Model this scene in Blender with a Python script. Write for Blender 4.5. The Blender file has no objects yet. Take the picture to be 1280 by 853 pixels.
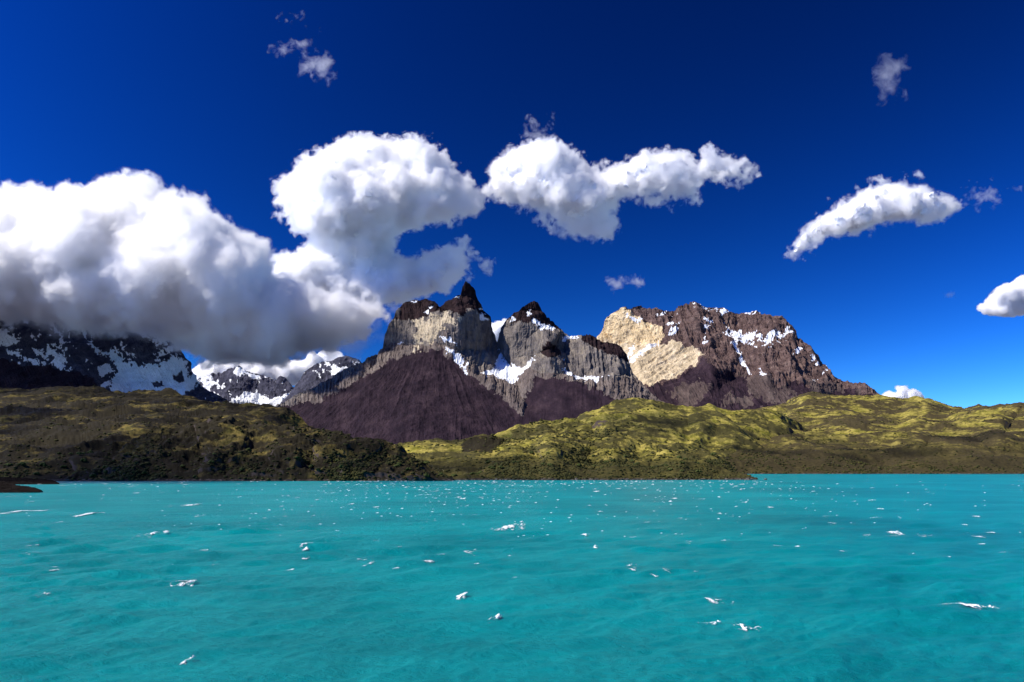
import bpy, math, random
import numpy as np
from mathutils import Vector
from mathutils.geometry import delaunay_2d_cdt

R = math.radians
S = bpy.context.scene
COL = S.collection

# ------------------------------------------------------------------ camera
F = 1000.0                      # focal length in pixels of a 1280 x 853 frame
CAM_H = 14.0
HORIZON = 585.0
PITCH = math.atan((HORIZON - 426.5) / F)
cam = bpy.data.cameras.new('camera')
cam.sensor_width = 36.0
cam.lens = 36.0 * F / 1280.0
cam.clip_start = 1.0
cam.clip_end = 90000.0
cam_o = bpy.data.objects.new('camera', cam)
COL.objects.link(cam_o)
cam_o.location = (0, 0, CAM_H)
cam_o.rotation_euler = (R(90) + PITCH, 0, 0)
S.camera = cam_o

# ------------------------------------------------------------------ sky, sun, exposure
SUN_AZ = -105.0                  # degrees from the view direction, negative = left
SUN_EL = 44.0
SUN_DIR = Vector((math.sin(R(SUN_AZ)) * math.cos(R(SUN_EL)), math.cos(R(SUN_AZ)) * math.cos(R(SUN_EL)), math.sin(R(SUN_EL))))
W = bpy.data.worlds.new('World')
S.world = W
W.use_nodes = True
nt = W.node_tree
nt.nodes.clear()
sky = nt.nodes.new('ShaderNodeTexSky')
sky.sky_type = 'NISHITA'
sky.sun_disc = False
sky.sun_elevation = R(SUN_EL)
sky.sun_rotation = R(SUN_AZ)
sky.altitude = 2500
sky.air_density = 1.0
sky.dust_density = 0.0
sky.ozone_density = 6.0
bg = nt.nodes.new('ShaderNodeBackground')
bg.inputs['Strength'].default_value = 0.058
out = nt.nodes.new('ShaderNodeOutputWorld')
# polarised sky light: darkest a quarter turn away from the sun
tc = nt.nodes.new('ShaderNodeTexCoord')
dot = nt.nodes.new('ShaderNodeVectorMath'); dot.operation = 'DOT_PRODUCT'
dot.inputs[1].default_value = SUN_DIR
nt.links.new(tc.outputs['Generated'], dot.inputs[0])
sq = nt.nodes.new('ShaderNodeMath'); sq.operation = 'MULTIPLY'
nt.links.new(dot.outputs['Value'], sq.inputs[0]); nt.links.new(dot.outputs['Value'], sq.inputs[1])
mr = nt.nodes.new('ShaderNodeMapRange')
mr.inputs[1].default_value = 0.0; mr.inputs[2].default_value = 1.0
mr.inputs[3].default_value = 0.30; mr.inputs[4].default_value = 1.0
nt.links.new(sq.outputs[0], mr.inputs[0])
gam = nt.nodes.new('ShaderNodeGamma'); gam.inputs['Gamma'].default_value = 1.85
hsv = nt.nodes.new('ShaderNodeHueSaturation')
hsv.inputs['Hue'].default_value = 0.5
hsv.inputs['Saturation'].default_value = 1.25
mul = nt.nodes.new('ShaderNodeVectorMath'); mul.operation = 'SCALE'
nt.links.new(sky.outputs[0], hsv.inputs['Color'])
nt.links.new(hsv.outputs[0], gam.inputs['Color'])
nt.links.new(gam.outputs[0], mul.inputs[0]); nt.links.new(mr.outputs[0], mul.inputs['Scale'])
nt.links.new(mul.outputs[0], bg.inputs['Color'])
nt.links.new(bg.outputs[0], out.inputs['Surface'])

sun = bpy.data.lights.new('sun', 'SUN')
sun.energy = 5.0
sun.angle = R(0.5)
sun.color = (1.0, 0.94, 0.84)
sun_o = bpy.data.objects.new('sun', sun)
COL.objects.link(sun_o)
sun_o.rotation_euler = (-SUN_DIR).to_track_quat('-Z', 'Y').to_euler()
sun_o.location = (-4000, 2000, 4000)

S.view_settings.view_transform = 'Standard'
S.view_settings.look = 'None'
S.view_settings.exposure = 0.36
S.view_settings.gamma = 1.0
S.view_settings.use_curve_mapping = False
S.cycles.max_bounces = 28
S.cycles.volume_bounces = 28
S.cycles.volume_step_rate = 4.0
S.cycles.diffuse_bounces = 12
S.cycles.glossy_bounces = 4
S.cycles.transparent_max_bounces = 16

# ------------------------------------------------------------------ numpy helpers
rng = np.random.default_rng(7)
PERM = np.random.default_rng(1).permutation(512).astype(np.int64)
VAL = np.random.default_rng(2).uniform(-1, 1, 512)


def _h(i, j, k):
    return VAL[PERM[(PERM[(PERM[i & 511] + j) & 511] + k) & 511]]


def vnoise(p):
    """value noise in -1..1 at points p (n, 3)"""
    f = np.floor(p)
    i = f.astype(np.int64)
    t = p - f
    t = t * t * t * (t * (t * 6 - 15) + 10)
    x, y, z = i[:, 0], i[:, 1], i[:, 2]
    tx, ty, tz = t[:, 0], t[:, 1], t[:, 2]

    def L(a, b, s):
        return a + (b - a) * s
    return L(L(L(_h(x, y, z), _h(x + 1, y, z), tx), L(_h(x, y + 1, z), _h(x + 1, y + 1, z), tx), ty),
             L(L(_h(x, y, z + 1), _h(x + 1, y, z + 1), tx), L(_h(x, y + 1, z + 1), _h(x + 1, y + 1, z + 1), tx), ty), tz)


def fbm(p, octs=5, gain=0.5, lac=2.03, kind='fbm'):
    p = np.asarray(p, float)
    s = np.zeros(len(p)); a = 1.0; tot = 0.0
    for o in range(octs):
        n = vnoise(p + 37.1 * o)
        if kind == 'ridge':
            n = 1 - 2 * np.abs(n)
        elif kind == 'billow':
            n = 2 * np.abs(n) - 0.6
        s += a * n; tot += a
        a *= gain; p = p * lac
    return s / tot


SP, CP = math.sin(PITCH), math.cos(PITCH)


def ray(u, v):
    x = (np.asarray(u, float) - 640) / F
    up = (426.5 - np.asarray(v, float)) / F
    return x, CP - up * SP, SP + up * CP


def at(u, v, d):
    """the point d metres out (along +Y) seen at pixel (u, v)"""
    x, y, z = ray(u, v)
    s = np.asarray(d, float) / y
    return np.stack([x * s, y * s, CAM_H + z * s], -1)


def water_d(v):
    """distance at which the lake surface is seen at row v"""
    x, y, z = ray(640, v)
    return CAM_H * y / -z


def poly_sd(poly, u, v):
    """signed pixel distance to a polygon, positive inside"""
    P = np.asarray(poly, float); Q = np.roll(P, -1, 0)
    best = np.full(u.shape, 1e18); inside = np.zeros(u.shape, bool)
    for (ax, ay), (bx, by) in zip(P, Q):
        ex, ey = bx - ax, by - ay
        t = np.clip(((u - ax) * ex + (v - ay) * ey) / max(ex * ex + ey * ey, 1e-9), 0, 1)
        best = np.minimum(best, (u - ax - t * ex) ** 2 + (v - ay - t * ey) ** 2)
        if ay != by:
            c = ((ay > v) != (by > v)) & (u < (bx - ax) * (v - ay) / (by - ay) + ax)
            inside ^= c
    d = np.sqrt(best)
    return np.where(inside, d, -d)


def mesh_obj(name, V, faces, mat, parent=None, smooth=True):
    me = bpy.data.meshes.new(name)
    V = np.ascontiguousarray(V, np.float32)
    faces = np.ascontiguousarray(faces, np.int32)
    n, k = faces.shape
    me.vertices.add(len(V)); me.vertices.foreach_set('co', V.ravel())
    me.loops.add(n * k); me.loops.foreach_set('vertex_index', faces.ravel())
    me.polygons.add(n)
    me.polygons.foreach_set('loop_start', np.arange(0, n * k, k, dtype=np.int32))
    me.polygons.foreach_set('use_smooth', np.full(n, smooth, bool))
    me.update(calc_edges=True)
    if mat: me.materials.append(mat)
    o = bpy.data.objects.new(name, me)
    COL.objects.link(o)
    if parent: o.parent = parent
    return o


def compact(V, faces):
    used = np.zeros(len(V), bool); used[faces.ravel()] = True
    idx = np.cumsum(used) - 1
    return V[used], idx[faces]


def tag(o, label=None, cat=None, group=None, kind=None):
    if label: o['label'] = label
    if cat: o['category'] = cat
    if group: o['group'] = group
    if kind: o['kind'] = kind
    return o


def empty(name, loc):
    o = bpy.data.objects.new(name, None)
    o.location = loc
    COL.objects.link(o)
    return o


# ------------------------------------------------------------------ materials
def new_mat(name):
    m = bpy.data.materials.new(name); m.use_nodes = True
    t = m.node_tree; t.nodes.clear()
    o = t.nodes.new('ShaderNodeOutputMaterial')
    return m, t, o


def N(t, kind, **kw):
    n = t.nodes.new(kind)
    for k, v in kw.items(): setattr(n, k, v)
    return n


def noise_node(t, vec, scale, detail=6, rough=0.6, dist=0.0, stretch=None):
    n = N(t, 'ShaderNodeTexNoise')
    n.inputs['Scale'].default_value = scale
    n.inputs['Detail'].default_value = detail
    n.inputs['Roughness'].default_value = rough
    n.inputs['Distortion'].default_value = dist
    if stretch:
        mp = N(t, 'ShaderNodeMapping'); mp.inputs['Scale'].default_value = stretch
        t.links.new(vec, mp.inputs['Vector']); vec = mp.outputs[0]
    t.links.new(vec, n.inputs['Vector'])
    return n.outputs['Fac']


def ramp(t, fac, stops):
    r = N(t, 'ShaderNodeValToRGB')
    e = r.color_ramp.elements
    while len(e) < len(stops): e.new(0.5)
    for el, (p, c) in zip(e, stops):
        el.position = p; el.color = (*c, 1)
    t.links.new(fac, r.inputs['Fac'])
    return r.outputs['Color']


def mixc(t, fac, a, b, mode='MIX'):
    m = N(t, 'ShaderNodeMix', data_type='RGBA', blend_type=mode)
    if isinstance(fac, (int, float)): m.inputs[0].default_value = fac
    else: t.links.new(fac, m.inputs[0])
    for s, x in ((6, a), (7, b)):
        if isinstance(x, tuple): m.inputs[s].default_value = (*x, 1)
        else: t.links.new(x, m.inputs[s])
    return m.outputs[2]


def maprange(t, v, a, b, c=0.0, d=1.0):
    m = N(t, 'ShaderNodeMapRange')
    for i, x in enumerate((a, b, c, d)): m.inputs[i + 1].default_value = x
    t.links.new(v, m.inputs[0])
    return m.outputs[0]


def rock_mat(name, c0, c1, c2, scale=0.006, stretch=(1, 1, 1), spec=0.12, grain=0.7):
    m, t, o = new_mat(name)
    g = N(t, 'ShaderNodeNewGeometry')
    pos = g.outputs['Position']
    a = noise_node(t, pos, scale, 9, 0.68, 0.3, stretch)
    b = noise_node(t, pos, scale * 4.3, 5, 0.6, 0.0, stretch)
    col = ramp(t, a, [(0.32, c0), (0.5, c1), (0.68, c2)])
    c = noise_node(t, pos, scale * 15, 3, 0.6, 0.0, stretch)
    col = mixc(t, grain * 0.8, col, ramp(t, b, [(0.3, (0.55, 0.55, 0.55)), (0.7, (1.4, 1.4, 1.4))]), 'MULTIPLY')
    col = mixc(t, grain, col, ramp(t, c, [(0.34, (0.35, 0.35, 0.37)), (0.66, (1.6, 1.6, 1.55))]), 'MULTIPLY')
    p = N(t, 'ShaderNodeBsdfPrincipled')
    p.inputs['Roughness'].default_value = 0.9
    p.inputs['Specular IOR Level'].default_value = spec
    t.links.new(col, p.inputs['Base Color'])
    t.links.new(p.outputs[0], o.inputs['Surface'])
    return m


M = {}
M['granite'] = rock_mat('grey_granite', (0.075, 0.067, 0.068), (0.15, 0.13, 0.118), (0.27, 0.23, 0.18), 0.010, (1, 0.5, 0.10), grain=0.45)
M['talus'] = rock_mat('grey_talus', (0.085, 0.066, 0.06), (0.135, 0.108, 0.096), (0.20, 0.165, 0.14), 0.008, (1, 0.25, 0.25), grain=0.4)
M['warm_talus'] = rock_mat('warm_talus', (0.05, 0.035, 0.034), (0.085, 0.061, 0.055), (0.13, 0.10, 0.085), 0.008, (1, 0.3, 0.3), grain=0.4)
M['cream'] = rock_mat('cream_granite', (0.44, 0.325, 0.18), (0.62, 0.48, 0.28), (0.72, 0.59, 0.38), 0.007, (1, 1, 0.3), grain=0.45)
M['pale'] = rock_mat('pale_granite', (0.30, 0.25, 0.18), (0.46, 0.385, 0.27), (0.58, 0.49, 0.36), 0.007, (1, 1, 0.3), grain=0.5)
M['slab'] = rock_mat('pale_slab', (0.30, 0.235, 0.15), (0.52, 0.42, 0.27), (0.68, 0.57, 0.40), 0.008, (1, 1, 0.6), grain=0.45)
M['cap'] = rock_mat('dark_cap_rock', (0.010, 0.006, 0.008), (0.019, 0.010, 0.012), (0.042, 0.024, 0.024), 0.01)
M['scree'] = rock_mat('shaded_purple_scree', (0.011, 0.006, 0.0115), (0.023, 0.013, 0.020), (0.047, 0.029, 0.036), 0.006, (1, 0.5, 0.5), grain=0.4)  # purple stones, colour lowered to hold the cloud shade over the cone
M['brown'] = rock_mat('brown_rock', (0.045, 0.027, 0.026), (0.105, 0.068, 0.06), (0.18, 0.125, 0.105), 0.008)
M['hazed_slate'] = rock_mat('dark_hazed_slate', (0.026, 0.027, 0.046), (0.046, 0.047, 0.074), (0.09, 0.09, 0.125), 0.007)  # dark rock with the blue of distant haze mixed into its colour
M['snow'] = rock_mat('old_snow', (0.66, 0.69, 0.74), (0.78, 0.81, 0.85), (0.86, 0.88, 0.9), 0.006, grain=0.15)
M['glacier'] = rock_mat('glacier_ice', (0.55, 0.68, 0.76), (0.7, 0.8, 0.86), (0.82, 0.88, 0.92), 0.004, grain=0.15)


def hill_mat(name, grass, dry, heath, rock, fac_heath=0.5, scale=1.0, shore=2.2, low=None):
    m, t, o = new_mat(name)
    g = N(t, 'ShaderNodeNewGeometry')
    pos = g.outputs['Position']
    big = noise_node(t, pos, 0.012 * scale, 8, 0.66, 0.6)
    mid = noise_node(t, pos, 0.06 * scale, 6, 0.65, 0.3)
    fine = noise_node(t, pos, 0.35 * scale, 4, 0.6)
    col = mixc(t, maprange(t, mid, 0.42, 0.6), grass, dry)
    hm = N(t, 'ShaderNodeMath', operation='ADD')
    t.links.new(big, hm.inputs[0])
    mm = N(t, 'ShaderNodeMath', operation='MULTIPLY'); mm.inputs[1].default_value = 0.45
    t.links.new(mid, mm.inputs[0]); t.links.new(mm.outputs[0], hm.inputs[1])
    col = mixc(t, maprange(t, hm.outputs[0], 0.60 + 0.3 * fac_heath, 0.74 + 0.3 * fac_heath, 1, 0), col, heath)
    if low:                                              # heath colour, darkened, mixed in towards the lowest slopes
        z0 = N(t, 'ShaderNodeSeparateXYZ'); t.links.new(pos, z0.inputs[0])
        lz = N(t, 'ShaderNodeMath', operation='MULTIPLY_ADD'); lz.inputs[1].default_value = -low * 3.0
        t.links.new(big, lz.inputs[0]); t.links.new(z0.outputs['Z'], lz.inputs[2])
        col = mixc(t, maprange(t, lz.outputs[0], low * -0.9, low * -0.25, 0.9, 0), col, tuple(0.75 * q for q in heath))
    col = mixc(t, 0.55, col, ramp(t, fine, [(0.32, (0.45, 0.45, 0.45)), (0.66, (1.45, 1.4, 1.3))]), 'MULTIPLY')
    sep = N(t, 'ShaderNodeSeparateXYZ'); t.links.new(g.outputs['Normal'], sep.inputs[0])
    sl = N(t, 'ShaderNodeMath', operation='ADD'); t.links.new(sep.outputs['Z'], sl.inputs[0])
    m2 = N(t, 'ShaderNodeMath', operation='MULTIPLY'); m2.inputs[1].default_value = 0.35
    t.links.new(mid, m2.inputs[0]); t.links.new(m2.outputs[0], sl.inputs[1])
    col = mixc(t, maprange(t, sl.outputs[0], 0.62, 0.80, 1, 0), col, rock)
    # bare stones along the waterline
    sz = N(t, 'ShaderNodeSeparateXYZ'); t.links.new(pos, sz.inputs[0])
    hz = N(t, 'ShaderNodeMath', operation='MULTIPLY_ADD'); hz.inputs[1].default_value = -5.0; t.links.new(mid, hz.inputs[0]); t.links.new(sz.outputs['Z'], hz.inputs[2])
    stones = ramp(t, fine, [(0.4, (0.022, 0.018, 0.016)), (0.58, (0.07, 0.06, 0.05)), (0.7, (0.22, 0.19, 0.16))])
    col = mixc(t, maprange(t, hz.outputs[0], shore - 3.2, shore - 2.2, 1, 0), col, stones)
    p = N(t, 'ShaderNodeBsdfPrincipled')
    p.inputs['Roughness'].default_value = 0.95
    p.inputs['Specular IOR Level'].default_value = 0.1
    t.links.new(col, p.inputs['Base Color'])
    t.links.new(p.outputs[0], o.inputs['Surface'])
    return m


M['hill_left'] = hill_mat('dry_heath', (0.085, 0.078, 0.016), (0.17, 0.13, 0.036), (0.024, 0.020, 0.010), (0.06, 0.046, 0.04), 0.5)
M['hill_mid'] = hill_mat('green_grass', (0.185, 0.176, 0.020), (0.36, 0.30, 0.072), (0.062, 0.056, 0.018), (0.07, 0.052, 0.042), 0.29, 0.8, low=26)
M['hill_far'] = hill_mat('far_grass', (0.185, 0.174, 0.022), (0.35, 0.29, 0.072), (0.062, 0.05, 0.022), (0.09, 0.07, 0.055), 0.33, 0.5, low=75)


# ------------------------------------------------------------------ relief builder: real land surfaces fitted between a skyline and a foot line
def tin_depth(pts, edges, u, v):
    P = np.array(pts, float)
    r = delaunay_2d_cdt([Vector((a, b)) for a, b, _ in P], edges, [], 0, 1e-4)
    co, tris, orig = r[0], r[2], r[3]
    D = []
    for k, o in enumerate(orig):
        if o: D.append(P[o[0], 2])
        else:
            q = np.array(co[k]); w = 1 / (np.hypot(P[:, 0] - q[0], P[:, 1] - q[1]) + 1e-6) ** 3
            D.append((w * P[:, 2]).sum() / w.sum())
    uu, vv = u.ravel(), v.ravel()
    out = np.full(uu.shape, np.nan)
    for tr in tris:
        (x0, y0), (x1, y1), (x2, y2) = [tuple(co[i]) for i in tr]
        den = (y1 - y2) * (x0 - x2) + (x2 - x1) * (y0 - y2)
        if abs(den) < 1e-9: continue
        sel = np.nonzero((uu >= min(x0, x1, x2) - .01) & (uu <= max(x0, x1, x2) + .01) & (vv >= min(y0, y1, y2) - .01) & (vv <= max(y0, y1, y2) + .01))[0]
        if not len(sel): continue
        a = ((y1 - y2) * (uu[sel] - x2) + (x2 - x1) * (vv[sel] - y2)) / den
        b = ((y2 - y0) * (uu[sel] - x2) + (x0 - x2) * (vv[sel] - y2)) / den
        c = 1 - a - b
        ok = (a > -1e-3) & (b > -1e-3) & (c > -1e-3)
        out[sel[ok]] = a[ok] * D[tr[0]] + b[ok] * D[tr[1]] + c[ok] * D[tr[2]]
    out = out.reshape(u.shape)
    for i in range(u.shape[0]):                      # fill what the triangulation leaves out
        row = out[i]; bad = np.isnan(row)
        if bad.all(): continue
        if bad.any(): row[bad] = np.interp(v[i][bad], v[i][~bad], row[~bad])
    for i in range(u.shape[0]):
        if np.isnan(out[i]).all():
            j = next(k for k in list(range(i, u.shape[0])) + list(range(i, -1, -1)) if not np.isnan(out[k]).all())
            out[i] = out[j]
    return out


def blur(a, n):
    for _ in range(n):
        b = np.pad(a, ((0, 0), (1, 1)), mode='edge')
        a = (b[:, :-2] + b[:, 2:] + 2 * b[:, 1:-1]) / 4
    return a


def normals(P):
    du = np.gradient(P, axis=0); dv = np.gradient(P, axis=1)
    n = np.cross(dv, du)
    n /= np.linalg.norm(n, axis=-1, keepdims=True) + 1e-9
    return n


def relief(sky, foot, ctrl, ridges, step, rows, jitter, disp, smooth_n=3, back=(900.0, 1.0, 10), seed=0, hem=0.01, ublur=0):
    """sky/foot: [(u, v, d)] polylines; ctrl: loose (u, v, d) points; ridges: polylines of (u, v, d) kept as creases.
    disp(U, V, P) -> metres along the normal.  Returns grid U, V, points P, and the number of back rows."""
    sky = np.array(sky, float); foot = np.array(foot, float)
    us = np.arange(sky[0, 0], sky[-1, 0] + step, step)
    jit = fbm(np.stack([us / 9.0, us * 0 + seed, us * 0], -1), 5, 0.72) * jitter
    vs = np.interp(us, sky[:, 0], sky[:, 1]) + jit
    vf = np.interp(us, foot[:, 0], foot[:, 1])
    t = np.linspace(0, 1, rows)
    U = np.repeat(us[:, None], rows, 1)
    vf = np.maximum(vf, vs + 2)
    r_ = int(14 / step)                                # rows follow the jagged skyline only near the top
    vm = np.max([np.roll(vs, k) for k in range(-r_, r_ + 1)], 0)
    vm = np.convolve(np.pad(vm, r_, mode='edge'), np.ones(2 * r_ + 1) / (2 * r_ + 1), 'valid') + 12
    vm = np.clip(vm, vs + 0.08 * (vf - vs), vs + 0.75 * (vf - vs))
    V = np.where(t[None] < 0.38, vs[:, None] + (t / 0.38)[None] * (vm - vs)[:, None], vm[:, None] + ((t - 0.38) / 0.62)[None] * (vf - vm)[:, None])
    pts, edges = [], []
    for line in (sky, foot, *[np.array(r, float) for r in ridges]):
        k0 = len(pts); pts += [tuple(q) for q in line]
        edges += [(k, k + 1) for k in range(k0, len(pts) - 1)]
    pts += list(ctrl)
    D = tin_depth(pts, edges, U, V)
    D = blur(D, smooth_n)
    if ublur: D = blur(D.T, ublur).T
    P = at(U, V, D)
    n = normals(P)
    for c in range(3): n[..., c] = blur(blur(n[..., c].T, 5).T, 2)
    n /= np.linalg.norm(n, axis=-1, keepdims=True) + 1e-9
    P = P + n * (disp(U, V, P) * np.clip((1 - t) / hem, 0, 1)[None] * np.clip((vf - vs) / 22, 0.03, 1)[:, None])[..., None]
    # far side, falling away behind the skyline
    length, slope, k = back
    s = (np.arange(k, 0, -1) / k) ** 1.5 * length
    B = P[:, :1].repeat(k, 1).copy()
    B[..., 1] += s[None]
    B[..., 2] -= s[None] * slope
    B[..., 2] += fbm((B / 150.0).reshape(-1, 3), 4).reshape(B.shape[:2]) * np.minimum(s, 60)[None] * 0.5
    P = np.concatenate([B, P], 1)
    U = np.concatenate([U[:, :1].repeat(k, 1), U], 1); V = np.concatenate([V[:, :1].repeat(k, 1), V], 1)
    return U, V, P, k


def grid_faces(nu, nv):
    i = np.arange(nu * nv).reshape(nu, nv)
    return np.stack([i[:-1, :-1], i[:-1, 1:], i[1:, 1:], i[1:, :-1]], -1).reshape(-1, 4)


def split_parts(root, P, cat, parts, smooth=False):
    """cat: per-grid-vertex part number; parts: [(name, material, label)]; each becomes one child mesh of root"""
    f = grid_faces(*P.shape[:2])
    V = P.reshape(-1, 3) - np.array(root.location)
    c = cat.ravel()[f[:, 0]]
    for k, (name, mat, label) in enumerate(parts):
        ff = f[c == k]
        if not len(ff): continue
        o = mesh_obj(name, *compact(V, ff), mat, root, smooth)
        if label: o['label'] = label


def warp(U, V, s=6.0, a=4.0, seed=0.0, octs=4):
    p = np.stack([U.ravel() / s, V.ravel() / s, U.ravel() * 0 + seed], -1)
    return fbm(p, octs, 0.6).reshape(U.shape) * a


def paint(cat, U, V, polys, k, s=6.0, a=4.0, seed=0.0, bias=0.0):
    w = warp(U, V, s, a, seed)
    w = w + fbm(np.stack([U.ravel() / 3.2, V.ravel() / 2.2, U.ravel() * 0 + seed + 4], -1), 3, 0.6, kind='ridge').reshape(U.shape) * a * 0.22
    for q in polys:
        q = np.array(q, float)
        sel = (U > q[:, 0].min() - 12) & (U < q[:, 0].max() + 12) & (V > q[:, 1].min() - 12) & (V < q[:, 1].max() + 12)
        idx = np.nonzero(sel)
        sd = poly_sd(q, U[idx], V[idx]) + w[idx] + bias
        hit = sd > 0
        cat[idx[0][hit], idx[1][hit]] = k


#@@MOUNTAINS
# ------------------------------------------------------------------ mountains
def mtn_disp(scale, amp, gully=0.0, gdir=(1.0, 0.0), gs=9.0, rough=None, big=0.0):
    def f(U, V, P):
        p = P.reshape(-1, 3) / scale
        d = fbm(p * np.array([1, 1, 0.8]), 6, 0.62, kind='ridge') * amp
        if gully:
            a = (U * gdir[0] + V * gdir[1]).ravel(); b = (-U * gdir[1] + V * gdir[0]).ravel()
            w = vnoise(np.stack([U.ravel() / 40, V.ravel() / 60, U.ravel() * 0], -1)) * 5
            d += fbm(np.stack([(a + w) / gs, b / (gs * 6), a * 0 + 5], -1), 5, 0.6, kind='ridge') * gully
        d = d.reshape(U.shape)
        if rough is not None: d = d * rough(U, V)
        if big: d = d + (fbm(P.reshape(-1, 3) / 900.0 + 3.3, 5, 0.5, kind='ridge') * big).reshape(U.shape)
        return d
    return f


# --- the horned granite massif in the middle
C_SKY = [(330, 524, 8500), (355, 508, 8700), (390, 488, 9100), (420, 470, 9400), (445, 460, 9600), (462, 450, 9750), (475, 443, 9900), (480, 436, 9980),
         (481, 420, 10040), (482, 410, 10060), (491, 401, 10150), (494, 397, 10200), (499, 387, 10250), (507, 380, 10250), (517, 376, 10250), (530, 377, 10250), (541, 381, 10250),
         (546, 387, 10250), (551, 386, 10200), (560, 378, 10150), (570, 373, 10100), (576, 369, 10080), (578, 359, 10080), (582, 354, 10080), (587, 355, 10100),
         (592, 360, 10120), (595, 364, 10140), (596, 376, 10150), (600, 382, 10180), (604, 390, 10220), (609, 396, 10260), (611, 403, 10300), (614, 415, 10320),
         (617, 425, 10330), (621, 433, 10330), (625, 437, 10340), (626.5, 420, 10330), (630, 410, 10340), (634, 402, 10340), (640, 397, 10340), (648, 392, 10340),
         (653, 385, 10340), (660, 380, 10340), (667, 377, 10340), (672, 379, 10340), (677, 390, 10360), (684, 398, 10380), (692, 404, 10400), (697, 411, 10400),
         (703, 416, 10380), (710, 420, 10360), (716, 421, 10340), (723, 420, 10300), (730, 422, 10250), (735, 418, 10200), (740, 420, 10180), (748, 426, 10150),
         (752, 431, 10130), (758, 429, 10120), (765, 431, 10120), (772, 432, 10100), (778, 437, 10080), (781, 443, 10060), (784, 450, 10040), (787, 460, 10000),
         (792, 470, 9900), (800, 483, 9750), (810, 493, 9600), (820, 500, 9450), (840, 512, 9200), (860, 525, 9000)]
C_FOOT = [(330, 575, 7600), (420, 580, 7500), (520, 582, 7400), (600, 580, 7500), (700, 560, 7900), (760, 540, 8300), (800, 535, 8500), (860, 535, 8700)]
C_RIDGE = [
    [(545, 444, 9560), (525, 480, 8950), (515, 520, 8250), (512, 560, 7700)],                  # spine of the big scree cone
    [(575, 395, 9800), (572, 415, 9780), (566, 440, 9700), (545, 444, 9560)],                  # arete of the first horn
    [(545, 444, 9560), (515, 443, 9560), (490, 455, 9400), (450, 477, 9050), (400, 505, 8650)],
    [(566, 440, 9700), (590, 468, 9350), (630, 505, 8850), (655, 525, 8500)],                  # right edge of the cone
    [(481, 424, 10040), (500, 432, 9960), (528, 436, 9820), (545, 432, 9760)],                 # foot of the left wall
    [(493, 401, 10150), (520, 402, 10060), (545, 393, 9990)],
    [(575, 395, 9800), (590, 389, 9980), (604, 396, 10180)],
    [(626, 440, 10320), (640, 452, 9990), (665, 450, 9930), (690, 432, 10180)],                # foot of the second tower
    [(632, 404, 10250), (650, 408, 10060), (676, 413, 10150), (699, 413, 10360)],
    [(625, 438, 10330), (640, 465, 9850), (650, 485, 9450), (656, 508, 8950)],                 # snow gully between the towers
    [(686, 431, 9720), (686, 448, 9580), (690, 475, 9200), (704, 520, 8500), (710, 550, 8100)],  # small dark capped peak and its spur
    [(686, 448, 9580), (665, 465, 9520), (655, 500, 9060)],
    [(690, 475, 9200), (720, 482, 9050), (750, 494, 8850), (770, 508, 8600)],
    [(704, 440, 10150), (708, 465, 9720), (725, 474, 9560), (745, 482, 9350)],
    [(735, 440, 9960), (745, 462, 9760), (765, 478, 9500), (785, 500, 9100)],                  # third tower's buttress
    [(728, 428, 10120), (750, 442, 9960), (775, 450, 9950)],
]
C_CTRL = [(600, 440, 10020), (612, 430, 10250), (590, 420, 9900), (560, 420, 9760), (470, 460, 9600), (640, 430, 10040), (660, 430, 10000), (600, 465, 9600), (615, 470, 9700), (780, 470, 9850)]


def c_rough(U, V):
    r = np.ones(U.shape)
    for q in (C_SCREE1, C_SCREE2):
        r *= 1 - 0.86 * np.clip(poly_sd(q, U, V) / 6 + 0.5, 0, 1)
    return r


C_SCREE1 = [(300, 545), (355, 512), (400, 502), (450, 478), (490, 455), (515, 444), (550, 443), (562, 450), (577, 463), (600, 480), (632, 506), (657, 530), (665, 590), (300, 600)]
C_SCREE2 = [(656, 509), (664, 488), (672, 477), (692, 475), (720, 481), (745, 492), (766, 500), (772, 512), (755, 525), (735, 560), (700, 590), (640, 600), (650, 540)]
C_CAPS = [
    [(488, 402), (497, 402.5), (508, 403), (520, 401), (535, 396), (547, 391), (552, 375), (530, 365), (490, 370)],
    [(545, 392), (560, 391), (575, 396), (582, 389), (592, 388), (602, 395), (612, 404), (616, 396), (600, 340), (570, 340), (548, 384)],
    [(630, 404), (638, 403), (648, 408), (660, 408), (675, 413), (690, 416), (699, 413), (690, 395), (672, 365), (640, 380)],
    [(676, 443), (679, 434), (684, 430), (690, 431), (697, 439), (697, 448), (686, 449)],
    [(727, 428), (730, 415), (745, 412), (775, 424), (788, 444), (784, 453), (776, 449), (762, 446), (750, 440), (738, 433)],
]
C_CREAM = [[(521, 404), (530, 399), (545, 393), (560, 393), (570, 398), (566, 407), (556, 414), (549, 424), (540, 431), (533, 427), (526, 433), (518, 440), (515, 432), (520, 418)]]
C_SNOW = [
    [(553, 440), (566, 443), (578, 449), (583, 457), (576, 456), (583, 470), (577, 463), (566, 453)],
    [(622, 440), (628, 452), (640, 458), (652, 461), (672, 451), (664, 463), (652, 472), (642, 483), (628, 477), (612, 471), (600, 466), (616, 460)],
    [(659, 394), (667, 402), (680, 408), (696, 413), (690, 417), (675, 414), (664, 407)],
    [(699, 449), (706, 463), (714, 471), (728, 471), (745, 477), (758, 477), (744, 482), (735, 477), (722, 475), (711, 473), (702, 463)],
    [(703, 424), (712, 418.5), (729, 418), (727, 421), (713, 424), (704, 430)],
    [(594, 392), (602, 395), (607, 401), (598, 398)], [(570, 373), (575, 371), (574, 376)], [(552, 424), (562, 424), (567, 431), (556, 430)],
    [(640, 405), (646, 401), (648, 404), (642, 406)], [(530, 393), (538, 388), (537, 394)], [(498, 434), (505, 435), (500, 437)],
]


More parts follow.
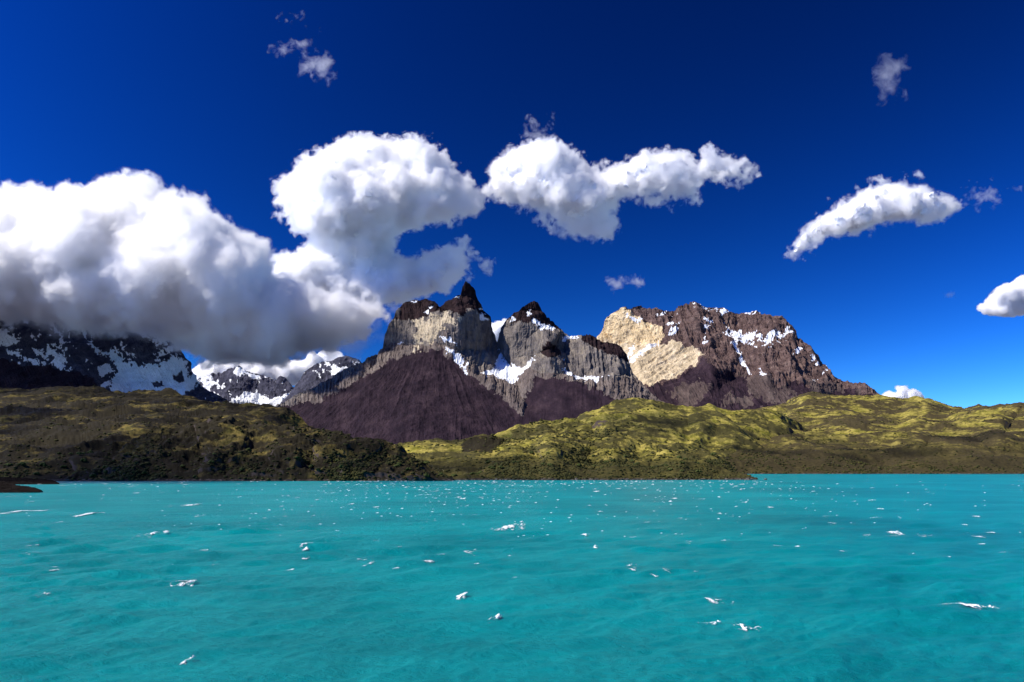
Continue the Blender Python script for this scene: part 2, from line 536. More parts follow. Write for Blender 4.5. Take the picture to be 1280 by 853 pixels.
def build_centre():
    wall = mtn_disp(420, 56, 26, (1, 0), 5.5, c_rough, 38)

    def disp(U, V, P):
        cone = np.clip(poly_sd(C_SCREE1, U, V) / 10, 0, 1)          # gullies fanning out down the big scree cone
        a = ((U - 545) / (V - 395) * 150).ravel()
        a = a + vnoise(np.stack([U.ravel() / 25, V.ravel() / 40, a * 0], -1)) * 4
        g = fbm(np.stack([a / 15, V.ravel() / 70, a * 0 + 2], -1), 5, 0.55, kind='ridge').reshape(U.shape)
        return wall(U, V, P) + (g * 11 + fbm(P.reshape(-1, 3) / 260 + 7, 6, 0.6).reshape(U.shape) * 34) * cone
    U, V, P, k = relief(C_SKY, C_FOOT, C_CTRL, C_RIDGE, 0.75, 290, 3.2, disp, 3, (1800, 0.9, 12), 3)
    cat = np.zeros(U.shape, int)
    paint(cat, U, V, [[(300, 560), (395, 486), (480, 436), (500, 436), (530, 437), (548, 430), (556, 420), (566, 415), (552, 432), (572, 448), (600, 462), (640, 470), (660, 465), (690, 470), (720, 470),
                       (760, 480), (790, 475), (880, 530), (700, 600), (300, 600)]], 1, 5, 5, 1)
    paint(cat, U, V, [C_SCREE1, C_SCREE2], 2, 7, 5, 2)
    paint(cat, U, V, C_CREAM, 3, 6, 11, 3, -1.6)
    for i, q in enumerate(C_CAPS): paint(cat, U, V, [q], 5 + i, 4, 2.5, 4)
    paint(cat, U, V, C_SNOW, 4, 4, 5.5, 5, -0.6)
    sp = warp(U, V, 5, 1, 9) * 0.6 + warp(U, V, 14, 1, 10)
    cat[(cat == 1) & (sp > 0.62) & (V < 475) & (U > 480)] = 4
    cat[(cat >= 5) & (sp > 0.72)] = 4
    root = tag(empty('mountain', tuple(at(560, 560, 8200))), 'twin horned granite mountain with dark caps and purple scree cone', 'mountain', kind='structure')
    split_parts(root, P, cat, [('granite_wall', M['granite'], None), ('talus_slope', M['talus'], None), ('scree_slope', M['scree'], None),
                               ('pale_rock_face', M['pale'], None), ('snowfield', M['snow'], None)] +
                [('summit_cap', M['cap'], l) for l in ('flat dark cap on the left wall', 'dark pointed horn on top of the arete', 'dark domed cap of the middle tower', 'small dark cap of the front knoll', 'dark ragged cap of the right tower')])


build_centre()

# --- the broad mountain with the cream wall on the right
E_SKY = [(735, 440, 12800), (748, 431, 12800), (754, 415, 12800), (757, 403, 12780), (763, 399, 12720), (770, 392, 12650), (776, 386, 12560), (782, 386, 12560), (784, 389, 12560), (792, 386, 12560), (800, 382, 12600), (804, 387, 12600),
         (815, 390, 12600), (820, 387, 12600), (832, 388, 12600), (845, 389, 12600), (855, 385, 12600), (870, 383, 12500), (878, 384, 12520), (887, 388, 12560), (893, 390, 12600),
         (902, 393, 12650), (912, 391, 12650), (930, 394, 12600), (950, 399, 12500), (965, 401, 12400), (975, 405, 12300), (985, 414, 12200), (995, 428, 12100), (1010, 441, 12000),
         (1025, 458, 11850), (1045, 473, 11650), (1065, 483, 11450), (1090, 495, 11200), (1110, 504, 11000), (1140, 516, 10700)]
E_FOOT = [(735, 540, 10200), (800, 535, 10000), (900, 530, 9700), (1000, 528, 9600), (1140, 526, 9900)]
E_RIDGE = [
    [(779, 390, 12520), (800, 401, 12330), (814, 409, 12220), (830, 418, 12100)],          # upper edge of the cream wall
    [(757, 425, 12650), (775, 430, 12480), (797, 430, 12250), (822, 432, 12080)],          # its foot
    [(870, 384, 12480), (868, 405, 12100), (872, 430, 11720), (877, 446, 11520), (862, 462, 11400), (845, 475, 11300), (813, 488, 11150)],   # crest between pale slabs and brown rock
    [(877, 446, 11520), (890, 470, 11050), (885, 500, 10500), (880, 528, 9850)],
    [(902, 395, 12500), (908, 420, 12120), (925, 445, 11720), (940, 472, 11250)],          # snow gully
    [(960, 402, 12380), (952, 430, 11700), (955, 455, 11300), (960, 480, 10900), (965, 505, 10350)],   # right buttress
    [(985, 416, 12150), (990, 445, 11600), (1005, 470, 11200), (1015, 500, 10500)],
    [(830, 418, 12100), (825, 440, 11950), (800, 470, 11600), (785, 478, 11700)],
]
E_CTRL = [(850, 420, 12000), (760, 460, 12400), (775, 450, 12200), (840, 500, 10700), (920, 510, 10300), (1040, 500, 10900), (915, 475, 11250), (850, 445, 11700)]
E_CREAM = [[(745, 432), (752, 412), (756, 395), (776, 380), (782, 388), (800, 400), (813, 408), (828, 416), (833, 424), (824, 431), (797, 430), (772, 431), (758, 428)]]
E_SLAB = [[(755, 428), (772, 430), (797, 429), (824, 430), (840, 431), (858, 435), (871, 440), (878, 447), (870, 458), (846, 473), (813, 488), (803, 483), (790, 470), (775, 450)]]
E_SNOW = [
    [(783, 442), (790, 430), (797, 428), (792, 440), (786, 452)], [(795, 446), (812, 432), (825, 428), (816, 438), (800, 450), (785, 462), (780, 460)],
    [(784, 393), (800, 401), (797, 404), (783, 397)], [(829, 411), (840, 408), (847, 411), (842, 415), (832, 414)], [(838, 418), (848, 417), (846, 424), (839, 423)],
    [(905, 414), (914, 424), (922, 437), (930, 452), (939, 471), (930, 463), (920, 450), (913, 436), (902, 420)],
    [(908, 419), (925, 413), (945, 420), (975, 417), (988, 421), (975, 427), (957, 434), (935, 430), (920, 431)],
    [(873, 383), (887, 388), (894, 391), (884, 391)], [(927, 393), (951, 398), (949, 401), (930, 397)], [(893, 391), (906, 396), (900, 398), (893, 394)],
    [(876, 400), (890, 406), (888, 409), (877, 404)], [(952, 464), (956, 470), (959, 478), (955, 475)], [(992, 440), (997, 442), (996, 448), (991, 447)],
    [(1004, 446), (1013, 452), (1020, 462), (1012, 458)], [(1014, 477), (1024, 474), (1022, 478), (1013, 480)], [(820, 395), (845, 396), (846, 399), (822, 399)],
]
E_SCREE = [[(720, 545), (800, 487), (814, 490), (848, 476), (872, 458), (880, 455), (892, 466), (905, 470), (925, 468), (945, 480), (965, 488), (990, 482), (1010, 487), (1060, 492), (1150, 520), (1100, 560), (720, 560)]]


def e_rough(U, V):
    r = 1 - 0.55 * np.clip(poly_sd(E_SCREE[0], U, V) / 8 + 0.5, 0, 1)
    return r * (1 - 0.45 * np.clip(poly_sd(E_SLAB[0], U, V) / 6 + 0.5, 0, 1))


def build_east():
    def disp(U, V, P):
        base = mtn_disp(520, 95, 0, rough=e_rough, big=55)(U, V, P)
        slab = np.clip(poly_sd(E_SLAB[0], U, V) / 6 + 0.5, 0, 1)
        diag = mtn_disp(420, 0, 46, (0.62, 0.78), 7)(U, V, P)
        vert = mtn_disp(420, 0, 16, (1, 0), 6)(U, V, P) + mtn_disp(420, 0, 62, (0.88, -0.47), 19)(U, V, P)
        return base + slab * diag + (1 - slab) * vert * e_rough(U, V)
    U, V, P, k = relief(E_SKY, E_FOOT, E_CTRL, E_RIDGE, 0.75, 230, 3.0, disp, 3, (2500, 0.8, 12), 11)
    cat = np.zeros(U.shape, int)
    paint(cat, U, V, E_SCREE, 1, 8, 7, 12)
    paint(cat, U, V, [[(838, 492), (868, 478), (886, 488), (880, 506), (850, 514)], [(925, 470), (962, 478), (992, 492), (1012, 506), (965, 508), (935, 492)], [(1000, 470), (1036, 484), (1072, 496), (1012, 500)], [(905, 500), (925, 495), (950, 512), (905, 514)]], 5, 7, 12, 17, -2.0)
    paint(cat, U, V, E_SLAB, 2, 6, 5, 13)
    paint(cat, U, V, E_CREAM, 3, 5, 4, 14)
    paint(cat, U, V, E_SNOW[:6] + E_SNOW[7:], 4, 4, 6, 15, -0.8)
    paint(cat, U, V, [E_SNOW[6]], 4, 5, 14, 16, -2.6)
    sp = warp(U, V, 3.5, 1, 19) * 0.8 + warp(U, V, 18, 1, 20)
    top = np.clip((440 - V) / 40, 0, 1)
    cat[(cat == 0) & (sp > 0.84 - 0.22 * top) & (U > 830)] = 4
    root = tag(empty('mountain', tuple(at(920, 520, 10200))), 'broad brown mountain whose left end is a sunlit cream rock wall', 'mountain', kind='structure')
    split_parts(root, P, cat, [('upper_rock', M['brown'], None), ('scree_slope', M['scree'], None), ('slab_slope', M['slab'], None), ('pale_rock_face', M['cream'], None), ('snowfield', M['snow'], None), ('talus_slope', M['warm_talus'], None)])


build_east()

# --- the dark glaciated massif on the left, its top in the cloud
L_SKY = [(-120, 340, 11800), (-60, 352, 11700), (0, 372, 11600), (40, 382, 11600), (80, 398, 11700), (100, 392, 11700), (130, 400, 11650), (160, 403, 11600), (185, 402, 11500), (197, 405, 11480), (212, 420, 11400),
         (225, 437, 11300), (236, 455, 11200), (240, 468, 11100), (248, 480, 11000), (262, 490, 10800), (285, 503, 10600)]
L_FOOT = [(-120, 520, 9500), (60, 515, 9600), (180, 515, 9800), (285, 520, 10000)]
L_RIDGE = [[(0, 374, 11550), (40, 410, 11150), (85, 435, 10850), (100, 460, 10500), (122, 492, 10050)],
           [(100, 394, 11650), (110, 420, 11300), (130, 440, 11250), (128, 470, 10800)],
           [(190, 404, 11450), (180, 430, 11150), (195, 456, 10950), (215, 450, 11050)],
           [(225, 437, 11250), (232, 470, 10900), (236, 495, 10500)],
           [(-60, 400, 11200), (20, 440, 10700), (60, 470, 10300), (110, 510, 9700)]]
L_CTRL = [(150, 440, 11200), (200, 480, 10700), (160, 480, 10700), (20, 490, 10000)]
L_GLAC = [[(103, 412), (112, 425), (126, 436), (148, 440), (154, 452), (170, 458), (186, 460), (204, 455), (212, 448), (220, 442), (226, 452), (233, 463), (240, 472), (248, 480), (238, 490), (215, 505), (190, 505), (150, 505), (138, 488), (140, 478), (146, 465), (142, 452), (124, 444), (110, 436)]]
L_SNOW = [[(-40, 405), (0, 413), (14, 420), (24, 430), (8, 432), (-10, 428), (-60, 425)], [(5, 370), (20, 385), (34, 397), (35, 408), (22, 400), (8, 384)],
          [(58, 432), (66, 438), (78, 450), (84, 452), (78, 460), (62, 458), (68, 450), (60, 440)], [(30, 450), (45, 452), (58, 457), (50, 458), (30, 454)], [(8, 440), (20, 444), (28, 448), (14, 447)],
          [(42, 440), (55, 442), (56, 447), (44, 446)], [(62, 405), (70, 410), (80, 418), (70, 416)], [(68, 397), (80, 402), (80, 410), (72, 405)], [(48, 394), (58, 400), (50, 400)],
          [(120, 462), (136, 458), (142, 466), (126, 472)], [(124, 488), (136, 474), (138, 482), (126, 492)], [(100, 465), (107, 471), (102, 470)], [(175, 412), (188, 414), (184, 424), (176, 420)],
          [(204, 437), (220, 434), (212, 440)], [(40, 422), (52, 422), (44, 426)]]
L_SCREE = [[(-130, 450), (-20, 445), (30, 458), (70, 463), (95, 466), (115, 480), (128, 500), (110, 530), (-130, 540)]]


def build_left():
    U, V, P, k = relief(L_SKY, L_FOOT, L_CTRL, L_RIDGE, 0.9, 170, 2.0, mtn_disp(450, 70, 18, (0.85, -0.5), 7), 3, (2000, 0.9, 10), 21)
    cat = np.zeros(U.shape, int)
    paint(cat, U, V, L_SCREE, 1, 7, 5, 22)
    paint(cat, U, V, L_GLAC, 2, 5, 8, 23, -0.5)
    paint(cat, U, V, L_SNOW, 3, 4, 5, 24, 0)
    sp = warp(U, V, 4, 1, 29) * 0.9 + warp(U, V, 20, 1, 28)
    cat[(cat == 0) & (sp > 0.5)] = 3
    for q in ([(190, 482), (202, 477), (205, 484), (195, 488)], [(216, 470), (226, 465), (230, 474), (220, 477)]):
        paint(cat, U, V, [q], 0, 4, 3, 26)
    root = tag(empty('mountain', tuple(at(110, 500, 10000))), 'dark glaciated mountain at far left with its top lost in the cloud', 'mountain', kind='structure')
    split_parts(root, P, cat, [('rock_face', M['hazed_slate'], None), ('scree_slope', M['scree'], None), ('glacier', M['glacier'], None), ('snowfield', M['snow'], None)])


build_left()


def small_peak(sky, foot, ctrl, ridges, snow, mats, label, seed, thr):
    U, V, P, k = relief(sky, foot, ctrl, ridges, 0.75, 90, 2.5, mtn_disp(380, 70, 14, (1, 0), 6), 2, (2500, 0.8, 10), seed)
    cat = np.zeros(U.shape, int)
    paint(cat, U, V, snow, 1, 4, 5.5, seed + 1, -0.3)
    sp = warp(U, V, 4, 1, seed + 2) * 0.8 + warp(U, V, 12, 1, seed + 3)
    cat[(cat == 0) & (sp > thr)] = 1
    root = tag(empty('mountain', tuple(at((sky[0][0] + sky[-1][0]) / 2, 505, sky[0][2] - 900))), label, 'mountain', kind='structure')
    split_parts(root, P, cat, [('rock_face', mats[0], None), ('snowfield', mats[1], None)])


small_peak([(215, 488, 14200), (250, 473, 14200), (262, 469, 14200), (275, 467, 14200), (285, 463, 14200), (298, 460, 14200), (305, 463, 14200), (310, 466, 14200), (318, 467, 14200), (325, 470, 14200), (340, 474, 14200), (346, 477, 14200), (352, 471, 14200),
            (358, 475, 14200), (366, 482, 14000), (375, 487, 14000), (400, 500, 14000), (420, 515, 14000)],
           [(215, 520, 12900), (420, 522, 12900)], [(300, 485, 13600), (335, 488, 13700)],
           [[(298, 461, 14150), (288, 480, 13700), (300, 500, 13200)], [(352, 472, 14150), (345, 488, 13750), (350, 505, 13300)], [(325, 471, 14180), (322, 490, 13850), (325, 510, 13300)]],
           [[(295, 461), (302, 462), (318, 470), (330, 476), (322, 478), (308, 471), (292, 470)], [(290, 500), (300, 494), (318, 492), (335, 497), (352, 501), (372, 496), (372, 515), (285, 515)], [(252, 475), (262, 472), (270, 480), (262, 490), (275, 498), (262, 495), (250, 482)],
            [(345, 497), (352, 499), (365, 490), (372, 488), (366, 497), (350, 503)]],
           (M['hazed_slate'], M['snow']), 'low snow streaked peak in the distance under the grey cloud base', 31, 0.42)
small_peak([(345, 515, 13000), (358, 500, 13000), (370, 485, 13000), (375, 476, 13000), (378, 478, 13000), (385, 466, 13000), (395, 458, 13000), (405, 454, 13000), (412, 451, 13000), (418, 453, 13000), (424, 448, 13000), (432, 446, 13000), (440, 449, 13000), (445, 451, 13000),
            (455, 456, 13000), (470, 462, 12900), (500, 475, 12700)],
           [(345, 525, 12000), (500, 525, 12000)], [(420, 480, 12500), (400, 490, 12400)],
           [[(432, 447, 12980), (425, 465, 12600), (400, 490, 12300), (380, 515, 12050)], [(395, 459, 12950), (392, 475, 12650), (372, 500, 12350)]],
           [[(406, 466), (420, 461), (432, 460), (436, 464), (428, 467), (420, 472), (414, 468)], [(364, 505), (372, 498), (375, 504), (366, 512)]],
           (M['hazed_slate'], M['snow']), 'jagged black ridge with one snow patch beside the purple scree slope', 41, 0.55)
#@@END_MOUNTAINS

#@@HILLS
# ------------------------------------------------------------------ hills round the lake
HILLS = []


def hill_disp(s1, a1, s2, a2, seed, mask=None):
    def f(U, V, P):
        p = P.reshape(-1, 3) + seed * 311.0
        d = fbm(p / s1, 6, 0.52, kind='ridge') * a1 + fbm(p / s2, 5, 0.62) * a2
        d = d.reshape(U.shape)
        return d if mask is None else d * mask(U, V)
    return f


def hill(sky, foot, ctrl, ridges, mat, label, seed, step, rows, d1, d2, jit=1.2, back=(700, 0.45, 8), ub=3):
    U, V, P, k = relief(sky, foot, ctrl, ridges, step, rows, jit, hill_disp(*d1, *d2, seed), 3, back, seed, 0.12, ub)
    o = mesh_obj('hill', P.reshape(-1, 3), grid_faces(*P.shape[:2]), mat, None, True)
    tag(o, label, 'hill', kind='structure')
    HILLS.append((P[:, k:], U[:, k:], V[:, k:]))
    return o


# right far hill with the long spur
hill([(840, 552, 3600), (870, 538, 3800), (900, 526, 4000), (940, 516, 4200), (960, 512, 4200), (985, 508, 4200), (1000, 497, 4200), (1010, 491, 4200), (1022, 489, 4200), (1040, 492, 4200),
      (1060, 494, 4200), (1090, 496, 4200), (1110, 497, 4200), (1130, 499, 4200), (1150, 501, 4200), (1170, 505, 4200), (1190, 511, 4200), (1205, 514, 4100), (1220, 512, 3900), (1235, 509, 3700),
      (1250, 508, 3600), (1280, 507, 3500), (1340, 506, 3400), (1420, 510, 3400)],
     [(840, 594.5, 1850), (1100, 594.5, 1850), (1420, 594.5, 1850)],
     [(950, 575, 2020), (1050, 575, 2030), (1150, 575, 2030), (1250, 575, 2020), (1350, 575, 2000), (1050, 558, 2280), (1150, 558, 2300), (1250, 556, 2260), (1350, 556, 2260),
      (1060, 535, 2750), (1150, 530, 2850), (1250, 530, 2750), (1330, 530, 2700), (1080, 515, 3450), (1160, 515, 3400)],
     [[(1012, 492, 4150), (1004, 512, 3500), (975, 533, 2800), (945, 548, 2450), (921, 561, 2200), (915, 575, 2020)],
      [(1040, 505, 3700), (1060, 520, 3200), (1020, 548, 2480)], [(1235, 510, 3650), (1180, 530, 2950), (1120, 548, 2480), (1060, 560, 2250)]],
     M['hill_far'], 'long grassy hill on the right shore with a dark band above the water', 51, 1.0, 150, (330, 34), (70, 5))

# yellow green hill in the middle distance
hill([(540, 566, 2450), (600, 556, 2450), (640, 541, 2480), (680, 533, 2500), (720, 527, 2500), (730, 522, 2500), (740, 515, 2550), (755, 509, 2600), (770, 505, 2650), (785, 502, 2700), (800, 500, 2700),
      (815, 502, 2700), (830, 505, 2700), (845, 508, 2700), (860, 510, 2700), (880, 511, 2700), (905, 512, 2700), (940, 514, 2700), (975, 518, 2750), (1000, 532, 2800), (1040, 572, 2780)],
     [(540, 592, 1650), (700, 592, 1650), (800, 592, 1680), (880, 592, 1850), (960, 590, 2000), (1040, 588, 2500)],
     [(760, 540, 2150), (820, 535, 2230), (880, 535, 2250), (930, 545, 2330), (700, 550, 2100), (640, 565, 2000), (860, 560, 2000), (915, 560, 2080), (780, 560, 1930)],
     [[(800, 501, 2680), (790, 520, 2400), (760, 540, 2120), (740, 560, 1930)], [(872, 512, 2680), (900, 528, 2430), (890, 548, 2200)]],
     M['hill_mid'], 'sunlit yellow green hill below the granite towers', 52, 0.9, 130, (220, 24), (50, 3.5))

# low saddle in the middle
hill([(380, 580, 1500), (440, 567, 1500), (480, 562, 1500), (505, 556, 1500), (520, 552, 1500), (540, 551, 1510), (560, 551, 1520), (590, 549, 1550), (605, 546, 1560), (620, 548, 1560), (640, 549, 1550), (690, 560, 1500)],
     [(380, 604, 905), (480, 604, 905), (690, 604, 905)],
     [(500, 580, 1120), (560, 575, 1180), (620, 575, 1200), (540, 563, 1340), (480, 570, 1300)],
     [[(605, 547, 1550), (560, 553, 1470), (520, 560, 1380)]],
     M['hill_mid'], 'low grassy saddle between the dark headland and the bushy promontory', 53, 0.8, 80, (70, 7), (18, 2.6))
hill([(566, 568, 1380), (576, 558, 1380), (590, 549, 1380), (600, 545, 1380), (615, 543, 1380), (628, 548, 1380), (637, 556, 1380), (650, 569, 1380)],
     [(566, 578, 1230), (605, 578, 1220), (650, 578, 1230)], [(600, 562, 1310)], [], M['hill_left'],
     'small rounded brown mound behind the saddle', 54, 0.8, 40, (50, 4), (14, 1.8), 0.5, (120, 0.5, 6))

# bushy promontory in front of the granite towers
hill([(556, 596, 1020), (575, 588, 1080), (592, 577, 1150), (615, 567, 1250), (630, 553, 1350), (640, 545, 1400), (646, 538, 1450), (655, 534, 1480), (668, 533, 1490), (680, 530, 1500), (700, 528, 1500), (715, 526, 1500), (728, 529, 1480),
      (740, 535, 1450), (750, 531, 1430), (760, 529, 1420), (768, 532, 1410), (775, 541, 1380), (790, 551, 1330), (810, 559, 1300), (830, 565, 1280), (850, 563, 1270), (875, 565, 1250), (895, 570, 1210), (910, 579, 1160),
      (922, 591, 1090), (934, 595.5, 1040), (945, 599, 1010), (952, 601.5, 985)],
     [(556, 603, 925), (620, 603, 920), (690, 603, 915), (760, 603, 915), (850, 602.5, 935), (952, 602.5, 955)],
     [(640, 575, 1090), (610, 590, 1000), (800, 560, 1290), (870, 575, 1120), (770, 545, 1340), (660, 555, 1270), (700, 545, 1380)],
     [[(712, 530, 1480), (700, 548, 1300), (692, 566, 1080), (688, 590, 965)], [(742, 540, 1420), (738, 562, 1250), (735, 580, 1090), (735, 598, 965)],
      [(765, 550, 1300), (768, 572, 1090), (772, 590, 985)], [(800, 566, 1240), (812, 580, 1120), (815, 596, 990)], [(832, 568, 1220), (838, 580, 1080), (842, 596, 965)],
      [(868, 568, 1200), (880, 584, 1070), (890, 598, 985)], [(748, 536, 1420), (757, 545, 1330), (748, 556, 1290)]],
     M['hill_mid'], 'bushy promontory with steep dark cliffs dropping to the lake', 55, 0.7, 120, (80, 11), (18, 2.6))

# left hill and the dark rocky headland in front of it
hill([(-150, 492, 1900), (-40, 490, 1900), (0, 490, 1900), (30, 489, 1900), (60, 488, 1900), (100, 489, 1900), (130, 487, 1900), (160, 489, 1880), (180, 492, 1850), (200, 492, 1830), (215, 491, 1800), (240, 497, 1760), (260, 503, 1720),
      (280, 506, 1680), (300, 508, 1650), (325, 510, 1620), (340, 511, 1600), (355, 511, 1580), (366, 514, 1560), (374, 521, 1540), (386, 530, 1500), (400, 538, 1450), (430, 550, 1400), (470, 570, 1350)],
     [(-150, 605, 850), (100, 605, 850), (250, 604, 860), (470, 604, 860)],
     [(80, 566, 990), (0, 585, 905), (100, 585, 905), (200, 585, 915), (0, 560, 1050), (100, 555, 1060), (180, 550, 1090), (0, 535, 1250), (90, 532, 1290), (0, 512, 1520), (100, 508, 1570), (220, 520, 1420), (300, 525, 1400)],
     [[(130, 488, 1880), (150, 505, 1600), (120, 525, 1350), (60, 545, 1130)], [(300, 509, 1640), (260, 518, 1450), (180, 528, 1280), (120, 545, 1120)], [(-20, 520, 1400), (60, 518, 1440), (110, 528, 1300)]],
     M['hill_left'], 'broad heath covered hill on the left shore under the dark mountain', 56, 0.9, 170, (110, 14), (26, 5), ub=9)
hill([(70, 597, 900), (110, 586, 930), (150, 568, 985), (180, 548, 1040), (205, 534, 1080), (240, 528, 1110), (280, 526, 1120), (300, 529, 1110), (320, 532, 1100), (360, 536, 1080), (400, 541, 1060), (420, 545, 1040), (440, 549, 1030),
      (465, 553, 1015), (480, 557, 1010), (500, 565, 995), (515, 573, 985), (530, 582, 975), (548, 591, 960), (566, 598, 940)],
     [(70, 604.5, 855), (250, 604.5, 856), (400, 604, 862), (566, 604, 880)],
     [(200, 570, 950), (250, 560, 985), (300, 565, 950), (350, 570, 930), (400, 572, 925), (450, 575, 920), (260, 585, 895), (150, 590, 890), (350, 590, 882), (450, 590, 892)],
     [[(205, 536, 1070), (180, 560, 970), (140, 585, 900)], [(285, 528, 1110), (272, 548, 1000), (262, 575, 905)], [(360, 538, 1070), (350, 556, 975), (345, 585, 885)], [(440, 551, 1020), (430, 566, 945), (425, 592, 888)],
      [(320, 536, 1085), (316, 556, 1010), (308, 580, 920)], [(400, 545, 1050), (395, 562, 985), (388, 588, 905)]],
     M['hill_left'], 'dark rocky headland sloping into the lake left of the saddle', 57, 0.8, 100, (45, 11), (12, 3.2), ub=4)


# ------------------------------------------------------------------ scrub on the hills
def ico():
    import bmesh
    bm = bmesh.new(); bmesh.ops.create_icosphere(bm, subdivisions=2, radius=1.0)
    V = np.array([v.co[:] for v in bm.verts]); f = np.array([[v.index for v in q.verts] for q in bm.faces]); bm.free()
    return V, f


IV, IF = ico()


def leaf_mat(name, a, b):
    m, t, o = new_mat(name)
    g = N(t, 'ShaderNodeNewGeometry')
    n = noise_node(t, g.outputs['Position'], 0.11, 3, 0.6)
    n2 = noise_node(t, g.outputs['Position'], 0.9, 3, 0.6)
    col = mixc(t, 0.8, ramp(t, n, [(0.35, a), (0.65, b)]), ramp(t, n2, [(0.35, (0.5, 0.5, 0.5)), (0.65, (1.4, 1.4, 1.4))]), 'MULTIPLY')
    p = N(t, 'ShaderNodeBsdfPrincipled'); p.inputs['Roughness'].default_value = 0.9; p.inputs['Specular IOR Level'].default_value = 0.15
    t.links.new(col, p.inputs['Base Color']); t.links.new(p.outputs[0], o.inputs['Surface'])
    return m


M['scrub'] = leaf_mat('scrub_leaves', (0.022, 0.026, 0.007), (0.075, 0.07, 0.018))
M['shrub'] = leaf_mat('shrub_leaves', (0.03, 0.045, 0.009), (0.075, 0.085, 0.02))


def blob(scale, seed):
    p = IV * 1.0
    n = fbm(p * 1.7 + seed * 13.7, 3, 0.65)
    p = p * (1 + 0.55 * n)[:, None]
    p[:, 2] = np.maximum(p[:, 2], -0.35)
    return p * np.array(scale)


def build_scrub():
    g = np.random.default_rng(77)
    protos = [blob((1, 1, 0.75), s) for s in range(8)]
    VV, FF, off = [], [], 0
    want = [4200, 1700, 1300, 160, 5200, 3200, 2800]
    for (P, U, V), n in zip(HILLS, want):
        c = P[:-1, :-1].reshape(-1, 3)
        dens = np.clip(fbm(c / 45.0, 4, 0.6) + 0.1, 0, 1) ** 1.3 + 0.03
        area = np.abs(U[1:, :-1] - U[:-1, :-1]).ravel() * np.abs(V[:-1, 1:] - V[:-1, :-1]).ravel()
        w = dens * area * (c[:, 2] > 1.0) * (0.14 + np.exp(-c[:, 2] / 25.0))
        pick = g.choice(len(c), n, p=w / w.sum())
        for q in c[pick]:
            far = q[1] / 1000.0
            s = g.uniform(0.7, 2.0) * (0.55 + 0.5 * far)
            a = g.uniform(0, 6.28); ca, sa = math.cos(a), math.sin(a)
            p = protos[g.integers(8)] * (s * g.uniform(0.9, 1.7), s, s * g.uniform(0.7, 1.1))
            x = p[:, 0] * ca - p[:, 1] * sa; y = p[:, 0] * sa + p[:, 1] * ca
            VV.append(np.stack([x, y, p[:, 2]], 1) + q); FF.append(IF + off); off += len(IV)
    o = mesh_obj('scrub', np.concatenate(VV), np.concatenate(FF), M['scrub'], None, True)
    tag(o, 'low dark scrub scattered over the hills round the lake', 'scrub', kind='stuff')


build_scrub()


def build_shrubs():
    g = np.random.default_rng(78)
    protos = []
    for k in range(4):                                       # a shrub is a heap of leafy clumps on a short stem
        VV, FF, off = [], [], 0
        for j in range(16):
            d = g.normal(size=3); d /= np.linalg.norm(d); d[2] = abs(d[2]) * 0.8
            s = g.uniform(0.28, 0.5)
            VV.append(blob((s, s, s * 0.85), 40 + 20 * k + j) + d * 0.62 + (0, 0, 0.25)); FF.append(IF + off); off += len(IV)
        o = mesh_obj('shrub', np.concatenate(VV), np.concatenate(FF), M['shrub'], None, True)
        protos.append(o)
    # along the water's edge of the promontory, the saddle and the left shore
    spots = []
    for hi, lab, grp, n in ((4, 'green shrub on the promontory above the waterline', 'shrubs on the promontory', 46), (6, 'olive shrub on the dark headland above the waterline', 'shrubs on the dark headland', 22), (5, 'olive shrub on the left hill above the waterline', 'shrubs on the left hill', 18)):
        P, U, V = HILLS[hi]
        q = P.reshape(-1, 3); u = U.ravel()
        ok = np.nonzero((q[:, 2] > 2) & (q[:, 2] < 34) & (u > 4) & (u < 1270) & ((u < 180) if hi == 5 else (u > 130)))[0]
        got = []
        for i in g.permutation(ok):
            if all(np.hypot(*(q[i][:2] - z[:2])) > 9 for z in got):
                got.append(q[i])
                if len(got) >= n: break
        spots += [(z, lab, grp) for z in got]
    first = set()
    for z, lab, grp in spots:
        k = int(g.integers(4))
        if k not in first: o = protos[k]; first.add(k)
        else:
            o = protos[k].copy(); COL.objects.link(o)
        s = g.uniform(2.6, 4.6)
        o.location = (z[0], z[1], z[2] - 0.2); o.scale = (s, s, s * g.uniform(0.75, 1.05)); o.rotation_euler = (0, 0, g.uniform(0, 6.28))
        tag(o, lab, 'shrub', grp)


build_shrubs()


# ------------------------------------------------------------------ rock ledges in the lake by the left shore
M['rock'] = rock_mat('wet_dark_rock', (0.006, 0.005, 0.005), (0.012, 0.010, 0.009), (0.024, 0.02, 0.018), 0.25, (1, 1, 1), 0.0)


def ledge(sky, foot, label, seed):
    U, V, P, k = relief(sky, foot, [], [], 0.5, 40, 0.5, hill_disp(9, 1.3, 2.5, 0.6, seed), 2, (14, 0.35, 8), seed, 0.2)
    tag(mesh_obj('rock_ledge', P.reshape(-1, 3), grid_faces(*P.shape[:2]), M['rock'], None, False), label, 'rock')


ledge([(-60, 599, 520), (-10, 601.5, 515), (4, 602.5, 510), (14, 604.5, 505), (20, 607, 500), (28, 607.5, 495), (36, 608, 490), (44, 609.5, 486), (52, 613, 480)],
      [(-60, 616, 460), (0, 616, 460), (52, 615, 465)], 'black rock ledge reaching into the lake nearest the left shore', 61)
ledge([(-60, 596, 760), (0, 597, 760), (30, 597.5, 755), (50, 599, 750), (66, 600.5, 745), (74, 604, 735)],
      [(-60, 606, 690), (30, 606, 690), (74, 605.5, 700)], 'thin dark rock spit along the foot of the left hill', 62)


def boulder(u, v, s, seed, label):
    d = float(water_d(v))
    p = blob((s, s * 0.9, s * 0.75), seed)
    o = mesh_obj('boulder', p, IF, M['boulder'], None, False)
    o.location = at(u, v, d)
    tag(o, label, 'boulder')


